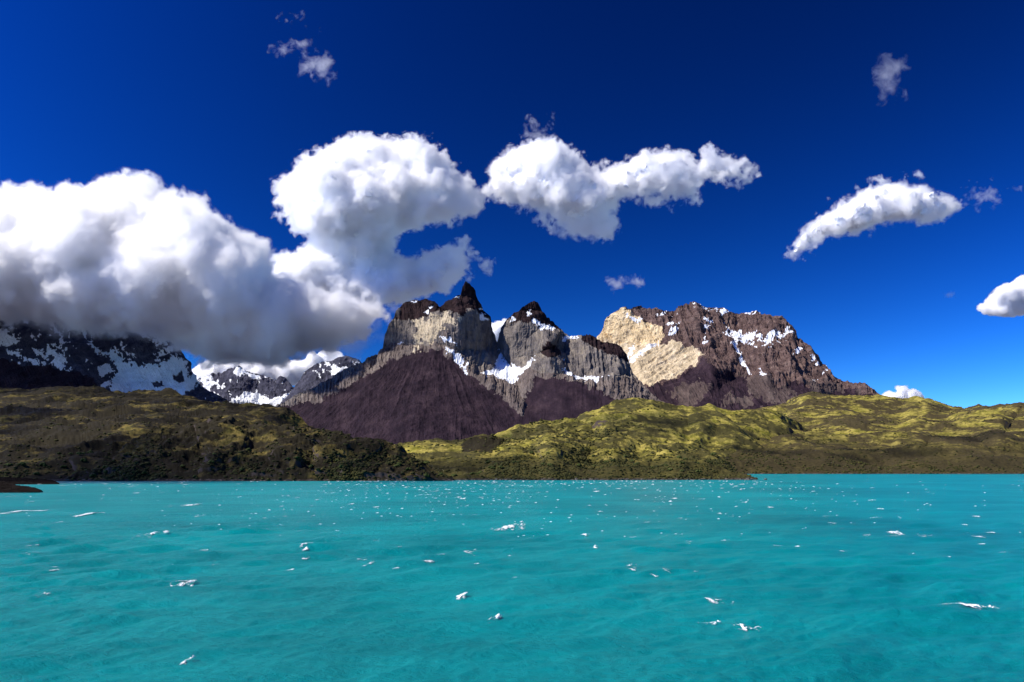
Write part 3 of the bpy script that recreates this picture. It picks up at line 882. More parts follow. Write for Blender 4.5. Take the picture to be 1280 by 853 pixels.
M['boulder'] = rock_mat('pale_boulder', (0.06, 0.05, 0.045), (0.11, 0.095, 0.085), (0.17, 0.15, 0.13), 0.5)
boulder(935, 600.2, 3.6, 3, 'larger grey boulder at the tip of the promontory')
boulder(957, 600.0, 2.2, 5, 'smaller grey boulder in the water just off the promontory tip')


def shore_rocks():
    g = np.random.default_rng(79)
    pr = []
    for k in range(4):
        o = mesh_obj('shore_rock', blob((1, 0.9, 0.62), 300 + k), IF, M['boulder'], None, False); pr.append(o)
    P, U, V = HILLS[4]
    n = 0
    for c in g.permutation(np.arange(20, P.shape[0] - 6))[:54]:
        col_ = P[c]; j = int(np.argmin(np.abs(col_[:, 2] - g.uniform(0.0, 0.7))))
        q = col_[j]
        if n < 4: o = pr[n]
        else: o = pr[n % 4].copy(); COL.objects.link(o)
        s_ = g.uniform(0.7, 2.1)
        o.location = (q[0], q[1] - 1.0, max(q[2], 0) + 0.1); o.scale = (s_ * g.uniform(1, 1.7), s_, s_); o.rotation_euler = (0, 0, g.uniform(0, 6.28))
        tag(o, 'grey rock lying on the waterline below the promontory', 'rock', 'rocks along the promontory shore')
        n += 1


shore_rocks()

# ------------------------------------------------------------------ land under everything
m, t, o = new_mat('valley_ground')
g = N(t, 'ShaderNodeNewGeometry')
col = ramp(t, noise_node(t, g.outputs['Position'], 0.004, 8, 0.65), [(0.35, (0.085, 0.088, 0.115)), (0.65, (0.18, 0.18, 0.225))])
p = N(t, 'ShaderNodeBsdfDiffuse'); t.links.new(col, p.inputs['Color']); t.links.new(p.outputs[0], o.inputs['Surface'])
tag(mesh_obj('ground', np.array([(-60000, -60000, -9), (60000, -60000, -9), (60000, 60000, -9), (-60000, 60000, -9)]), np.array([(0, 1, 2, 3)]), m), kind='structure')
tag(mesh_obj('valley_floor', np.array([(-60000, 2300, 6), (60000, 2300, 6), (60000, 60000, 6), (-60000, 60000, 6)]), np.array([(0, 1, 2, 3)]), m), kind='structure')
#@@END_HILLS
#@@WATER
# ------------------------------------------------------------------ lake
_g = np.random.default_rng(5)
WAVES = []
for _k in range(46):
    lam = 2.2 * (9.0) ** _g.uniform(0, 1)
    th = R(-58) + _g.normal(0, 0.42)                # travel direction: away from the viewer towards the right
    WAVES.append((lam, math.cos(th), math.sin(th), _g.uniform(0, 6.28), 0.0115 * lam ** 0.8))


WAVELETS = []
for _k in range(34):
    lam = 0.8 * 3.4 ** _g.uniform(0, 1)
    th = R(-58) + _g.normal(0, 0.5)
    WAVELETS.append((lam, math.cos(th), math.sin(th), _g.uniform(0, 6.28), 0.0085 * lam))


def wave_z(x, y, cell):
    """height of the chop; waves the mesh is too coarse for fade out"""
    wx = fbm(np.stack([x / 23, y / 23, x * 0], -1).reshape(-1, 3), 2).reshape(x.shape) * 3
    z = np.zeros(x.shape)
    for lam, cx, cy, ph, a in WAVES:
        fade = np.clip((lam / np.maximum(cell, 1e-3) - 2.5) / 2.5, 0, 1)
        k = 2 * math.pi / lam
        s = np.sin(k * (x * cx + y * cy + wx) + ph)
        z += a * fade * (s + 0.35 * (s * s - 0.5))
    wy = fbm(np.stack([x / 5, y / 5, x * 0 + 8], -1).reshape(-1, 3), 2).reshape(x.shape) * 0.8
    for lam, cx, cy, ph, a in WAVELETS:                  # short steep chop with pointed crests
        fade = np.clip((lam / np.maximum(cell, 1e-3) - 2.5) / 2.5, 0, 1)
        if fade.max() <= 0: continue
        z += a * fade * (1 - 2 * np.abs(np.sin(math.pi / lam * (x * cx + y * cy + wx * 0.6 + wy) + ph)))
    gust = 0.65 + 0.5 * fbm(np.stack([x / 70, y / 110, x * 0 + 3], -1).reshape(-1, 3), 3).reshape(x.shape)
    return z * gust


def water_cell(d):
    return 0.8 * d * d / (CAM_H * F) * 0.7 + 0.05


us = np.arange(-200, 1481, 2.4)
vs = np.concatenate([np.arange(587.5, 596, 0.5), np.arange(596, 1000, 0.8)])
Uw, Vw = np.meshgrid(us, vs, indexing='ij')
Dw = water_d(vs)[None].repeat(len(us), 0)
Pw = at(Uw, Vw, Dw)
Pw[..., 2] = wave_z(Pw[..., 0], Pw[..., 1], water_cell(Dw))

m, t, o = new_mat('glacial_water')
g = N(t, 'ShaderNodeNewGeometry'); pos = g.outputs['Position']
silt = noise_node(t, pos, 0.012, 4, 0.6, 0.4, (1, 0.6, 1))
streak = noise_node(t, pos, 0.22, 6, 0.62, 0.15, (0.7, 1.0, 1))
col = ramp(t, silt, [(0.3, (0.0, 0.195, 0.212)), (0.7, (0.0, 0.305, 0.318))])
band = noise_node(t, pos, 0.035, 3, 0.55, 0.5, (0.55, 1.0, 1))  # light and dark of broad swells put into the water colour
col = mixc(t, 0.8, col, ramp(t, band, [(0.3, (0.72, 0.74, 0.76)), (0.7, (1.2, 1.18, 1.16))]), 'MULTIPLY')
col = mixc(t, maprange(t, streak, 0.52, 0.72, 0, 0.35), col, (0.005, 0.36, 0.365))
b1 = noise_node(t, pos, 1.1, 8, 0.72, 0.1, (0.7, 1.0, 1))
bump = N(t, 'ShaderNodeBump'); bump.inputs['Strength'].default_value = 0.9; bump.inputs['Distance'].default_value = 0.55
t.links.new(b1, bump.inputs['Height'])
p = N(t, 'ShaderNodeBsdfPrincipled')
p.inputs['Roughness'].default_value = 0.3
p.inputs['IOR'].default_value = 1.33
p.inputs['Specular IOR Level'].default_value = 0.09
t.links.new(col, p.inputs['Base Color']); t.links.new(bump.outputs[0], p.inputs['Normal'])
t.links.new(p.outputs[0], o.inputs['Surface'])
tag(mesh_obj('lake_water', Pw.reshape(-1, 3), grid_faces(*Pw.shape[:2])[:, ::-1], m), kind='structure')
far = np.array([(-4000, -2500, -1.2), (4500, -2500, -1.2), (4500, 2290, -1.2), (-4000, 2290, -1.2)])
tag(mesh_obj('lake_water', far, np.array([(0, 1, 2, 3)]), m), kind='structure')

# ------------------------------------------------------------------ whitecaps
m, t, o = new_mat('foam')
p = N(t, 'ShaderNodeBsdfPrincipled'); p.inputs['Base Color'].default_value = (0.80, 0.84, 0.84, 1); p.inputs['Roughness'].default_value = 0.8
p.inputs['Specular IOR Level'].default_value = 0.2
at_ = N(t, 'ShaderNodeAttribute', attribute_name='cover')
g = N(t, 'ShaderNodeNewGeometry')
lace = noise_node(t, g.outputs['Position'], 1.9, 5, 0.72, 0.5, (0.7, 1.0, 1.4))
al = N(t, 'ShaderNodeMath', operation='MULTIPLY')
t.links.new(maprange(t, at_.outputs['Fac'], 0.0, 0.8, 0.0, 1.0), al.inputs[0])
ad = N(t, 'ShaderNodeMath', operation='MULTIPLY_ADD'); ad.inputs[1].default_value = 0.22; t.links.new(at_.outputs['Fac'], ad.inputs[0]); t.links.new(lace, ad.inputs[2])
t.links.new(maprange(t, ad.outputs[0], 0.40, 0.60, 0.0, 1.0), al.inputs[1])
t.links.new(al.outputs[0], p.inputs['Alpha'])
t.links.new(p.outputs[0], o.inputs['Surface'])
M['foam'] = m
m, t, o = new_mat('foam_fleck')
p = N(t, 'ShaderNodeBsdfDiffuse'); p.inputs['Color'].default_value = (0.72, 0.80, 0.80, 1)
t.links.new(p.outputs[0], o.inputs['Surface'])
M['fleck'] = m


def whitecap(u, v, w, h, tilt, seed, label, group=None):
    """torn foam on a breaking crest with thin streaks trailing from it; w, h in pixels of the photo, tilt = rise to the right"""
    d = float(water_d(v)); c = at(u, v, d)
    w = w * (1.25 if group else 1.7)
    h = h * (1.0 if group else 1.35)
    mw = w * d / F
    ht = min(0.42, 0.38 * h * d / F)                    # crest height
    ln = max(0.5, 0.75 * h * d * d / (CAM_H * F))       # length of the foam field
    ln = min(ln, 1.6 * mw + 0.6)
    small = w < 22
    nx, ny = (60, 28) if small else (130, 60)
    s = np.linspace(-0.5, 0.5, nx)[:, None].repeat(ny, 1); q = np.linspace(0, 1, ny)[None].repeat(nx, 0)
    x = s * mw; y = (q - 0.4) * ln + s * tilt * ln * 1.3
    env = np.clip(1 - (2 * np.abs(s)) ** 1.6, 0, 1)
    wob = 0.5 + 0.12 * np.sin(s * 7 + seed)
    prof = np.exp(-((q - wob) / 0.17) ** 2)
    skew = np.clip(1 - np.abs(s - 0.18) / 0.5, 0, 1) ** 1.2
    pp = np.stack([s * w / 5.5, q * 5.0 + s * 1.5, s * 0 + seed * 7.3], -1).reshape(-1, 3)
    pp = pp + np.stack([fbm(pp * 1.3 + 9, 2), fbm(pp * 1.3 + 31, 2), pp[:, 0] * 0], -1) * 0.7
    n = fbm(pp, 6, 0.72).reshape(s.shape)
    n2 = fbm(np.stack([s * w / 10.0, q * 9.0 + n * 1.2, s * 0 + seed * 3.1], -1).reshape(-1, 3), 5, 0.66, kind='ridge').reshape(s.shape)   # streaks
    z = ht * prof * skew * np.clip(0.75 + 1.3 * n, 0, 1.6)
    X = c[0] + x; Y = c[1] + y
    Z = wave_z(X, Y, water_cell(np.full(X.shape, d))) + z + 0.05
    edge = np.clip(4 * np.minimum(np.minimum(q, 1 - q), np.minimum(s + 0.5, 0.5 - s)), 0, 1)
    mask = env * (0.25 + 0.75 * prof) - 1.0 + n * 3.0 + n2 * 1.2 - 1.0 * (1 - env)
    mask = mask - 1.2 * (1 - edge)
    if mask.max() < 0.45: mask += 0.5 - mask.max()
    V = np.stack([X, Y, Z], -1).reshape(-1, 3) - c
    f = grid_faces(nx, ny)[:, ::-1]
    keep = mask.ravel()[f].max(1) > 0
    used = np.zeros(len(V), bool); used[f[keep].ravel()] = True
    ob = mesh_obj('whitecap', *compact(V, f[keep]), M['foam'], None, True)
    ob.data.attributes.new('cover', 'FLOAT', 'POINT').data.foreach_set('value', np.ascontiguousarray(mask.ravel()[used], np.float32))
    ob.location = c
    tag(ob, label, 'whitecap', group)


CAPS = [  # the ones that stand out
    (636, 661, 46, 10, 0.5, 'long bright whitecap in the middle of the lake, the widest one'),
    (791, 708, 24, 24, 0.2, 'tall broken whitecap right of the middle, torn into white pieces'),
    (187, 671, 34, 11, 0.6, 'large whitecap with a trailing streak on the left half of the lake'),
    (578, 747, 15, 10, 0.2, 'small triangular whitecap alone in the middle foreground'),
    (621, 778, 20, 10, 0.6, 'whitecap with a short tail below the small triangular one'),
    (219, 731, 36, 7, 0.3, 'thin whitecap with a long tail in the left foreground'),
    (234, 827, 11, 10, 0.1, 'round foam fleck near the bottom edge at left'),
    (53, 746, 16, 6, 0.2, 'small whitecap near the left edge in the foreground'),
    (378, 687, 18, 7, 0.3, 'small bright whitecap between the left streak and the middle'),
    (731, 671, 14, 9, -0.4, 'small curled whitecap above the tall broken one'),
    (741, 685, 12, 7, -0.3, 'lower of two small curled whitecaps above the tall broken one'),
    (588, 692, 24, 14, -0.3, 'curved whitecap with a loose foam loop left of the middle'),
    (96, 645, 30, 5, 0.7, 'slanting whitecap below the left hill'),
    (18, 641, 34, 6, 0.6, 'slanting whitecap cut by the left edge of the view'),
    (231, 633, 36, 7, 0.7, 'slanting whitecap below the dark headland'),
    (936, 784, 30, 8, -0.4, 'whitecap with small pieces in the right foreground'),
    (890, 779, 26, 6, 0.1, 'pale foam streak beside the right foreground whitecap'),
    (1216, 760, 60, 9, -0.4, 'long thin foam streak near the right edge'),
    (898, 751, 40, 6, -0.4, 'faint foam streak right of the middle foreground'),
    (1120, 667, 18, 8, -0.2, 'small whitecap on the right half of the lake'),
    (955, 606, 0, 0, 0, None),
]
for i, (u, v, w, h, tl, lab) in enumerate(CAPS):
    if lab: whitecap(u, v, w, h, tl, i + 51, lab)


def more_caps():
    g = np.random.default_rng(91)
    n = 0
    while n < 210:                                        # the many small ones further out
        v = 605 + 120 * g.uniform(0, 1) ** 1.9
        u = g.uniform(5, 1275)
        if fbm(np.array([[u / 170, v / 40, 2.0]]), 3)[0] + g.uniform(-0.4, 0.5) - (0.3 if u > 950 else 0) < 0: continue
        w = g.uniform(7, 18) * (0.7 + (v - 606) / 260)
        whitecap(u, v, w, g.uniform(1.6, 3.6), g.uniform(0.0, 0.8) * (1 if u < 700 else -0.6), 100 + n, 'small whitecap among many scattered over the turquoise lake', 'small whitecaps on the lake')
        n += 1


more_caps()


def flecks():
    g = np.random.default_rng(92)
    VV, FF, off = [], [], 0
    for k in range(1500):
        v = 601.5 + 70 * g.uniform(0, 1) ** 2.2
        u = g.normal(620, 330)
        if not -20 < u < 1300: continue
        if fbm(np.array([[u / 120, v / 14, 9.0]]), 3)[0] + g.uniform(-0.5, 0.5) < 0.0: continue
        d = float(water_d(v)); c = at(u, v, d)
        w = g.uniform(0.5, 2.4) * d / F; h = g.uniform(0.3, 1.0) * d / F * 0.6
        h = min(h, 0.5)
        dy = h * 1.2
        z0 = -0.05
        V = np.array([(-w, -dy, z0), (-w * .3, -dy * .6, h * .5), (w * .2, 0, h), (w * .9, -dy * .4, h * .4), (w, -dy, z0), (0, -dy * 1.3, z0)]) * g.uniform(0.6, 1.0)
        VV.append(V + c + (0, 0, 0.03)); FF.append(np.array([(0, 5, 2, 1), (5, 4, 3, 2)]) + off); off += 6
    ob = mesh_obj('foam', np.concatenate(VV), np.concatenate(FF), M['fleck'], None, True)
    tag(ob, 'countless tiny foam flecks glinting on the far water', 'foam', kind='stuff')


flecks()
#@@END_WATER
#@@CLOUDS
# ------------------------------------------------------------------ clouds
def surface_net(Fd):
    """quads of the zero level of a 3D field (positive inside)"""
    s = Fd > 0
    nx, ny, nz = Fd.shape
    cnt = np.zeros((nx - 1, ny - 1, nz - 1), np.int8)
    for a in (0, 1):
        for b in (0, 1):
            for c in (0, 1): cnt += s[a:nx - 1 + a, b:ny - 1 + b, c:nz - 1 + c]
    act = np.argwhere((cnt > 0) & (cnt < 8))
    idx = np.full(cnt.shape, -1, np.int64); idx[tuple(act.T)] = np.arange(len(act))
    acc = np.zeros((len(act), 3)); num = np.zeros(len(act))
    for ax in range(3):
        o1, o2 = [k for k in range(3) if k != ax]
        for a in (0, 1):
            for b in (0, 1):
                p = act.copy(); p[:, o1] += a; p[:, o2] += b
                q = p.copy(); q[:, ax] += 1
                f0 = Fd[tuple(p.T)]; f1 = Fd[tuple(q.T)]
                m = (f0 > 0) != (f1 > 0)
                t = f0[m] / (f0[m] - f1[m])
                c = p[m].astype(float); c[:, ax] += t
                acc[m] += c; num[m] += 1
    V = acc / num[:, None]
    faces = []
    for ax in range(3):
        o1, o2 = [(1, 2), (2, 0), (0, 1)][ax]
        lo = [slice(None)] * 3; hi = [slice(None)] * 3
        lo[ax] = slice(0, -1); hi[ax] = slice(1, None)
        e = np.argwhere(s[tuple(lo)] != s[tuple(hi)])
        ok = (e[:, o1] > 0) & (e[:, o2] > 0) & (e[:, o1] < Fd.shape[o1] - 1) & (e[:, o2] < Fd.shape[o2] - 1)
        e = e[ok]
        flip = s[tuple(e.T)]
        c = []
        for a, b in ((-1, -1), (0, -1), (0, 0), (-1, 0)):
            q = e.copy(); q[:, o1] += a; q[:, o2] += b
            c.append(idx[tuple(q.T)])
        c = np.stack(c, 1)
        c[flip] = c[flip][:, ::-1]
        faces.append(c)
    return V, np.concatenate(faces)


def cloud_field(polys, h, seed, rmax=60, n_big=160, n_lump=500, lump=(5, 24), amp=1.0, depth=0.5, lobes=True, shreds=140):
    """a heap of round lobes filling an outline; pixel units, w = depth"""
    g = np.random.default_rng(seed)
    A = [np.array(p, float) for p in polys]
    allp = np.concatenate(A)
    m = 14
    u0, v0 = allp.min(0) - m; u1, v1 = allp.max(0) + m

    def sd(u, v):
        return np.max([poly_sd(p, u, v) for p in A], 0)
    cu = g.uniform(u0, u1, 6000); cv = g.uniform(v0, v1, 6000); cd = sd(cu, cv)
    k = cd > 2; cu, cv, cd = cu[k], cv[k], cd[k]
    order = np.argsort(-np.minimum(cd, rmax) + g.uniform(0, 10, len(cd)))
    sph = []
    taken = np.zeros((0, 3))
    for i in order:                                   # lobes from large to small, kept apart
        r = min(cd[i], rmax) * 1.0
        if len(taken):
            dd = np.hypot(taken[:, 0] - cu[i], taken[:, 1] - cv[i])
            if (dd < 0.42 * taken[:, 2]).any(): continue
        taken = np.concatenate([taken, [[cu[i], cv[i], r]]])
        sph.append((cu[i], g.normal(0, depth * r * 0.5), cv[i], r))
        if len(sph) > n_big: break
    base = list(sph)
    wts = np.array([s[3] ** 1.5 for s in base]); wts /= wts.sum()
    for j in g.choice(len(base), n_lump, p=wts):      # smaller billows on their surfaces
        x, w, y, r = base[j]
        d = g.normal(size=3); d /= np.linalg.norm(d)
        q = (x + d[0] * r * .9, w + d[1] * r * .9, y + d[2] * r * .9)
        rr = min(g.uniform(*lump), r * 0.55)
        e = sd(np.array([q[0]]), np.array([q[2]]))[0]
        if e < rr * 0.6: rr = e / 0.6
        if rr < 2: continue
        sph.append((*q, rr))
    W = max(abs(s[1]) + s[3] for s in sph) + m
    eu = g.uniform(u0, u1, 30000); ev = g.uniform(v0, v1, 30000); ed = sd(eu, ev)
    k = np.nonzero((ed > -8) & (ed < 1) & (fbm(np.stack([eu / 26, ev / 26, eu * 0 + seed], -1), 2) > 0.08))[0][:shreds]
    for i in k:                                       # shreds torn off the rim
        r0 = g.uniform(1.5, 4.2)
        for q in range(3): sph.append((eu[i] + g.normal(0, 3), g.normal(0, 6), ev[i] + g.normal(0, 1.6), r0 * g.uniform(0.5, 1)))
    ax = [np.arange(u0, u1, h), np.arange(-W, W, h), np.arange(v0, v1, h)]
    Fd = np.full([len(a) for a in ax], -14.0, np.float32)
    for x, w, y, r in sph:
        sl = []
        for c, a in zip((x, w, y), ax):
            sl.append(slice(np.searchsorted(a, c - r - 14), np.searchsorted(a, c + r + 14)))
        X, Wd, Y = np.meshgrid(ax[0][sl[0]], ax[1][sl[1]], ax[2][sl[2]], indexing='ij', sparse=True)
        f = r - np.sqrt((X - x) ** 2 + (Wd - w) ** 2 + (Y - y) ** 2)
        Fd[tuple(sl)] = np.maximum(Fd[tuple(sl)], f)
    band = np.argwhere((Fd > -13) & (Fd < 16))
    P = np.stack([ax[i][band[:, i]] for i in range(3)], 1)
    n = np.zeros(len(P))
    q = P + np.stack([fbm(P / 22 + 50 * i, 2) for i in range(3)], 1) * 7
    for wl, a in ((34, 5.0), (15, 3.2), (7.0, 2.4), (3.2, 1.7)):
        n += a * (1 - 2.2 * np.abs(vnoise(q / wl + wl + seed))) * 0.9 if lobes else a * vnoise(q / wl + wl + seed) * 1.6
    Fd[tuple(band.T)] += amp * (n - 1.0)
    for k in range(3):                                  # keep the outermost shell of the grid empty so that every surface closes
        e = [slice(None)] * 3
        for side in (0, 1, -1, -2):
            e[k] = side; Fd[tuple(e)] = -20
    return ax, Fd


def cloud_points(V, ax, h, D, deep=1.0, shear=None):
    u = ax[0][0] + V[:, 0] * h; w = ax[1][0] + V[:, 1] * h; v = ax[2][0] + V[:, 2] * h
    d = D + w * D / F * deep
    if shear: d = d + shear[1] * 25 * np.logaddexp(0, (v - shear[0]) / 25)
    return at(u, v, d)


def cloud_mats():
    m, t, o = new_mat('cloud_body')
    p = N(t, 'ShaderNodeBsdfDiffuse'); p.inputs['Color'].default_value = (0.96, 0.96, 0.96, 1)
    t.links.new(p.outputs[0], o.inputs['Surface'])
    M['cloud'] = m
    # vapour: the fog grid rises from 0 at the rim to 1 inside; noise eats into it so that the rim frays
    for name, dens, eat, lo, hi, sc in (('vapour', 0.020, 3.0, 0.28, 0.95, 0.0052), ('puff', 0.06, 1.6, 0.25, 0.8, 0.006), ('wisp', 0.007, 3.4, 0.40, 1.4, 0.006), ('mist', 0.0035, 2.2, 0.2, 1.3, 0.0035), ('faint_wisp', 0.003, 3.2, 0.4, 1.4, 0.005)):
        m, t, o = new_mat('cloud_' + name)
        v = N(t, 'ShaderNodeVolumePrincipled')
        v.inputs['Color'].default_value = (0.999, 0.999, 0.999, 1); v.inputs['Anisotropy'].default_value = 0.3
        v.inputs['Density Attribute'].default_value = ''
        a = N(t, 'ShaderNodeAttribute', attribute_name='density')
        g = N(t, 'ShaderNodeNewGeometry')
        n = noise_node(t, g.outputs['Position'], sc, 5, 0.68, 0.4)
        k = N(t, 'ShaderNodeMath', operation='MULTIPLY_ADD'); k.inputs[1].default_value = eat; k.inputs[2].default_value = -eat * 0.5
        t.links.new(n, k.inputs[0])
        s_ = N(t, 'ShaderNodeMath', operation='ADD'); t.links.new(k.outputs[0], s_.inputs[0]); t.links.new(a.outputs['Fac'], s_.inputs[1])
        # nothing where the grid is empty
        c = maprange(t, a.outputs['Fac'], 0.0, 0.12)
        r = maprange(t, s_.outputs[0], lo, hi, 0.0, dens)
        q = N(t, 'ShaderNodeMath', operation='MULTIPLY'); t.links.new(c, q.inputs[0]); t.links.new(r, q.inputs[1])
        t.links.new(q.outputs[0], v.inputs['Density'])
        t.links.new(v.outputs[0], o.inputs['Volume'])
        M[name] = m


def fog(name, V, f, voxel, band, mat, parent=None):
    """a volume that fills a closed shape and thins out towards its surface"""
    shape = mesh_obj(name + '_shape', V, f, None)
    COL.objects.unlink(shape)                      # only the source of the volume's form, not in the scene
    ng = bpy.data.node_groups.new('fog', 'GeometryNodeTree')
    ng.interface.new_socket('Geometry', in_out='INPUT', socket_type='NodeSocketGeometry')
    ng.interface.new_socket('Geometry', in_out='OUTPUT', socket_type='NodeSocketGeometry')
    a = ng.nodes.new('GeometryNodeObjectInfo'); a.transform_space = 'ORIGINAL'
    a.inputs['Object'].default_value = shape
    b = ng.nodes.new('NodeGroupOutput')
    v = ng.nodes.new('GeometryNodeMeshToVolume'); v.resolution_mode = 'VOXEL_SIZE'
    v.inputs['Density'].default_value = 1.0
    v.inputs['Voxel Size'].default_value = voxel
    v.inputs['Interior Band Width'].default_value = band
    sm = ng.nodes.new('GeometryNodeSetMaterial'); sm.inputs['Material'].default_value = mat
    ng.links.new(a.outputs['Geometry'], v.inputs['Mesh']); ng.links.new(v.outputs[0], sm.inputs['Geometry']); ng.links.new(sm.outputs[0], b.inputs[0])
    vol = bpy.data.volumes.new(name)
    vol.materials.append(mat)
    o = bpy.data.objects.new(name, vol)
    COL.objects.link(o)
    if parent: o.parent = parent
    md = o.modifiers.new('fog', 'NODES'); md.node_group = ng
    return o


cloud_mats()


def cloud(polys, D, seed, label, h=1.25, inset=14.0, puff=None, mat='vapour', core=True, structure=False, deep=1.0, amp=0.8, band=13.0, shear=None, **kw):
    ax, Fd = cloud_field(polys, h, seed, amp=amp, **kw)
    loc = None
    root = None
    if core:
        V, f = surface_net(Fd - inset)
        if len(f) > 20:
            V = cloud_points(V, ax, h, D, deep, shear); loc = V.mean(0)
            root = mesh_obj('cloud', V - loc, f, M['cloud'])
            root.location = loc
    if puff is None: puff = 5.0 if core else 1.5
    V, f = surface_net(Fd + puff)
    V = cloud_points(V, ax, h, D, deep, shear)
    vox, bw = h * 1.15 * D / F * max(1.0, deep * 0.7), band * D / F
    if root is None:
        loc = V.mean(0); root = fog('cloud', V - loc, f, vox, bw, M[mat]); root.location = loc
    else:
        fog('cloud_edge', V - loc, f, vox, bw, M[mat], root)
    tag(root, label, 'cloud', kind='structure' if structure else None)


BANK = [(-420, 260), (-200, 235), (-60, 240), (0, 248), (20, 240), (45, 232), (62, 240), (85, 236), (110, 238), (140, 228), (172, 220), (190, 232), (200, 243), (222, 241), (235, 252), (262, 255), (270, 272), (300, 290), (325, 305),
        (336, 322), (345, 345), (400, 360), (465, 375), (482, 392), (470, 405), (455, 420), (430, 430), (400, 440), (370, 450), (345, 456), (300, 450), (262, 452), (240, 448), (215, 424), (190, 414), (140, 414), (95, 412), (60, 406), (0, 398), (-60, 396), (-420, 400)]
CENTRAL = [(348, 237), (360, 222), (385, 205), (400, 190), (430, 180), (455, 175), (480, 180), (500, 178), (535, 175), (545, 190), (560, 205), (580, 215), (585, 228), (605, 235), (612, 255), (600, 270), (578, 272), (548, 274), (522, 280),
           (498, 288), (484, 312), (494, 328), (518, 324), (542, 308), (562, 303), (582, 312), (585, 322), (612, 330), (605, 335), (580, 345), (565, 360), (540, 370), (500, 380), (470, 385), (430, 380), (400, 370), (360, 370), (310, 362), (298, 350),
           (330, 330), (370, 315), (400, 305), (385, 290), (358, 275), (357, 262), (350, 250)]
THIRD = [(607, 205), (625, 197), (650, 185), (670, 175), (690, 172), (705, 180), (725, 195), (735, 208), (760, 210), (785, 200), (800, 193), (830, 192), (850, 183), (862, 190), (870, 200), (885, 192), (905, 195), (925, 205), (948, 225),
         (940, 236), (920, 225), (900, 222), (880, 222), (870, 240), (860, 248), (835, 255), (822, 250), (830, 240), (810, 240), (780, 250), (760, 262), (775, 270), (775, 285), (755, 298), (735, 288), (715, 283), (690, 285), (680, 275),
         (690, 262), (670, 255), (640, 250), (620, 248), (608, 235), (615, 220)]
RIGHT = [(977, 325), (985, 308), (1000, 290), (1020, 270), (1045, 255), (1065, 245), (1085, 232), (1110, 225), (1130, 223), (1150, 230), (1170, 238), (1190, 240), (1205, 250), (1200, 265), (1180, 277), (1160, 275), (1130, 278), (1100, 280),
         (1080, 290), (1050, 298), (1030, 303), (1015, 315), (995, 323)]
cloud([BANK], 9700, 5, 'huge grey based cloud bank resting on the left mountains', h=2.0, rmax=70, n_big=260, n_lump=900, inset=22, depth=0.6, deep=1.6, amp=0.9, shear=(335, 7.0), band=20)
cloud([CENTRAL], 14800, 6, 'towering white cloud above the horned granite mountain', n_lump=700, h=1.1, puff=3.0, shreds=110)
cloud([THIRD], 15200, 7, 'long white cloud with a ragged tail above the middle tower', n_lump=500, lump=(4, 16), inset=11, h=1.0, puff=2.5, shreds=120)
cloud([RIGHT], 12000, 8, 'smooth white cloud shaped like a curved feather on the right', n_lump=350, lump=(5, 18), inset=10, amp=0.6, h=1.0, puff=1.0, shreds=50)
cloud([[(1227, 380), (1240, 370), (1255, 358), (1270, 352), (1290, 345), (1330, 340), (1340, 372), (1290, 375), (1270, 383), (1245, 387)]], 12000, 9, 'small white cloud cut off by the right edge of the sky', mat='puff', band=6, amp=0.4, shreds=40, inset=5, lump=(4, 12), n_lump=150)
cloud([[(608, 412), (614, 404), (628, 406), (630, 440), (622, 458), (614, 455), (616, 430)]], 20000, 10, 'small white cloud showing in the gap between the granite towers', mat='puff', band=6, amp=0.4, shreds=40, inset=4, lump=(3, 8), n_lump=80, h=1.0)
cloud([[(388, 460), (396, 449), (404, 443), (414, 441), (424, 444), (430, 455), (445, 470), (400, 478)]], 18500, 11, 'bright little cloud behind the jagged black ridge', mat='puff', band=6, amp=0.4, shreds=40, inset=4, lump=(3, 8), n_lump=80, h=1.0)
cloud([[(1099, 510), (1103, 497), (1111, 493), (1122, 494), (1133, 499), (1142, 504), (1146, 516), (1099, 516)]], 19000, 12, 'tiny white cloud low on the horizon behind the right hill', mat='puff', band=6, amp=0.4, shreds=40, inset=4, lump=(3, 6), n_lump=60, h=1.0)
cloud([[(240, 470), (255, 455), (300, 448), (350, 455), (385, 450), (400, 458), (380, 474), (350, 480), (300, 476), (260, 482)]], 15500, 13, 'pale cloud veil lying behind the snow streaked peak', mat='puff', band=6, amp=0.4, shreds=40, inset=6, lump=(4, 10), n_lump=150, h=1.25)
cloud([[(-300, 370), (0, 372), (100, 385), (190, 385), (232, 400), (236, 430), (215, 432), (190, 424), (150, 426), (110, 424), (70, 424), (30, 412), (-20, 410), (-300, 412)]], 10300, 23, 'thin grey mist hanging under the cloud bank over the left mountain', h=1.6, mat='mist', core=False, lump=(3, 9), n_lump=200, shreds=40)
cloud([[(400, 430), (430, 415), (465, 400), (485, 385), (492, 392), (480, 412), (466, 432), (440, 446), (415, 452)]], 9900, 24, 'soft grey fringe of cloud left of the horned granite mountain', h=1.2, mat='mist', core=False, lump=(3, 8), n_lump=140, shreds=60)
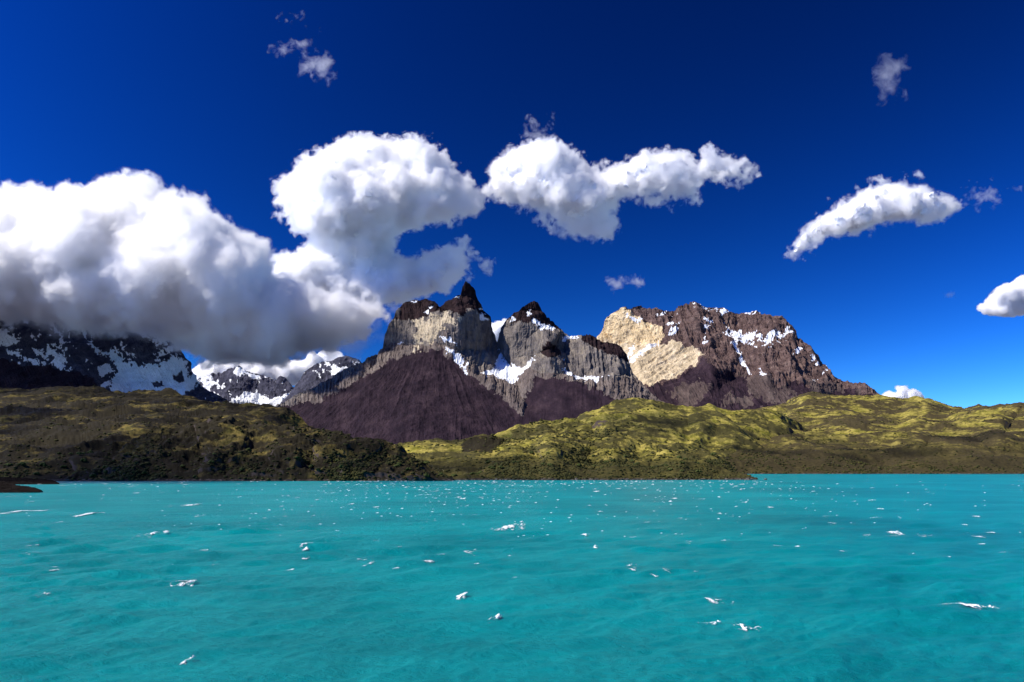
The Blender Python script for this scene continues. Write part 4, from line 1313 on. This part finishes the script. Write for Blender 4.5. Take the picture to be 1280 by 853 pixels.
# wisps
cloud([[(360, 22), (368, 17), (378, 22), (388, 35), (385, 42), (376, 34)], [(342, 66), (350, 56), (372, 50), (390, 46), (396, 52), (384, 58), (362, 64), (348, 70)],
       [(371, 68), (380, 63), (392, 68), (404, 74), (411, 90), (410, 102), (400, 97), (388, 108), (385, 98), (390, 86), (380, 78)]], 11000, 14, 'torn white wisp of cloud high in the left of the sky', h=0.8, mat='wisp', core=False, lump=(2, 6), n_lump=200, shreds=30)
cloud([[(1096, 105), (1100, 92), (1106, 84), (1112, 74), (1130, 72), (1140, 80), (1128, 92), (1124, 104), (1126, 118), (1112, 124), (1102, 116)]], 11000, 15, 'faint dim wisp high in the right of the sky', h=1.0, mat='faint_wisp', core=False, lump=(2, 6), n_lump=100, shreds=30)
cloud([[(757, 349), (764, 347), (772, 352), (783, 348), (795, 345), (796, 349), (784, 357), (778, 366), (764, 364), (768, 357), (760, 356)]], 12500, 16, 'small torn wisp above the cream rock wall', h=0.8, mat='wisp', core=False, lump=(2, 4), n_lump=80, shreds=30)
cloud([[(1176, 366), (1184, 362), (1194, 366), (1197, 374), (1190, 377), (1180, 373)]], 12500, 17, 'tiny faint wisp left of the cloud at the right edge', h=0.8, mat='wisp', core=False, lump=(2, 4), n_lump=60, shreds=30)
cloud([[(1200, 245), (1212, 236), (1226, 227), (1232, 236), (1244, 238), (1262, 230), (1268, 234), (1246, 246), (1236, 256), (1222, 272), (1212, 266), (1216, 254), (1206, 262)]], 12000, 18, 'ragged wisp trailing off the right end of the feather shaped cloud', h=0.8, mat='wisp', core=False, lump=(2, 5), n_lump=120, shreds=30)
cloud([[(660, 178), (664, 160), (662, 152), (672, 144), (680, 154), (676, 166), (684, 176), (674, 184)]], 12500, 19, 'thin wisp standing up from the long white cloud', h=0.8, mat='wisp', core=False, lump=(2, 5), n_lump=80, shreds=30)


# unseen ragged clouds added over the lake to cast shade, above and left of the view, whose shadows lie on the left hill and on the far right shore
def shade_cloud(c, size, seed, n):
    g = np.random.default_rng(seed)
    VV, FF, off = [], [], 0
    for k in range(n):
        r = g.uniform(0.10, 0.24)
        p = IV * (1 + 0.5 * fbm(IV * 1.6 + seed + k * 3.1, 3, 0.6))[:, None] * r * np.array([1, 1, 0.5])
        q = g.uniform(-0.5, 0.5, 3) * (0.9, 0.9, 0.15)
        VV.append((p + q) * np.array(size)); FF.append(IF + off); off += len(IV)
    o = fog('cloud', np.concatenate(VV), np.concatenate(FF), 16.0, 90.0, M['vapour'])
    o.location = c
    tag(o, kind='structure')


shade_cloud((-1980, 1060, 1500), (1250, 1300, 450), 3, 44)
shade_cloud((-1480, 1660, 2200), (2200, 420, 420), 4, 70)
#@@END_CLOUDS
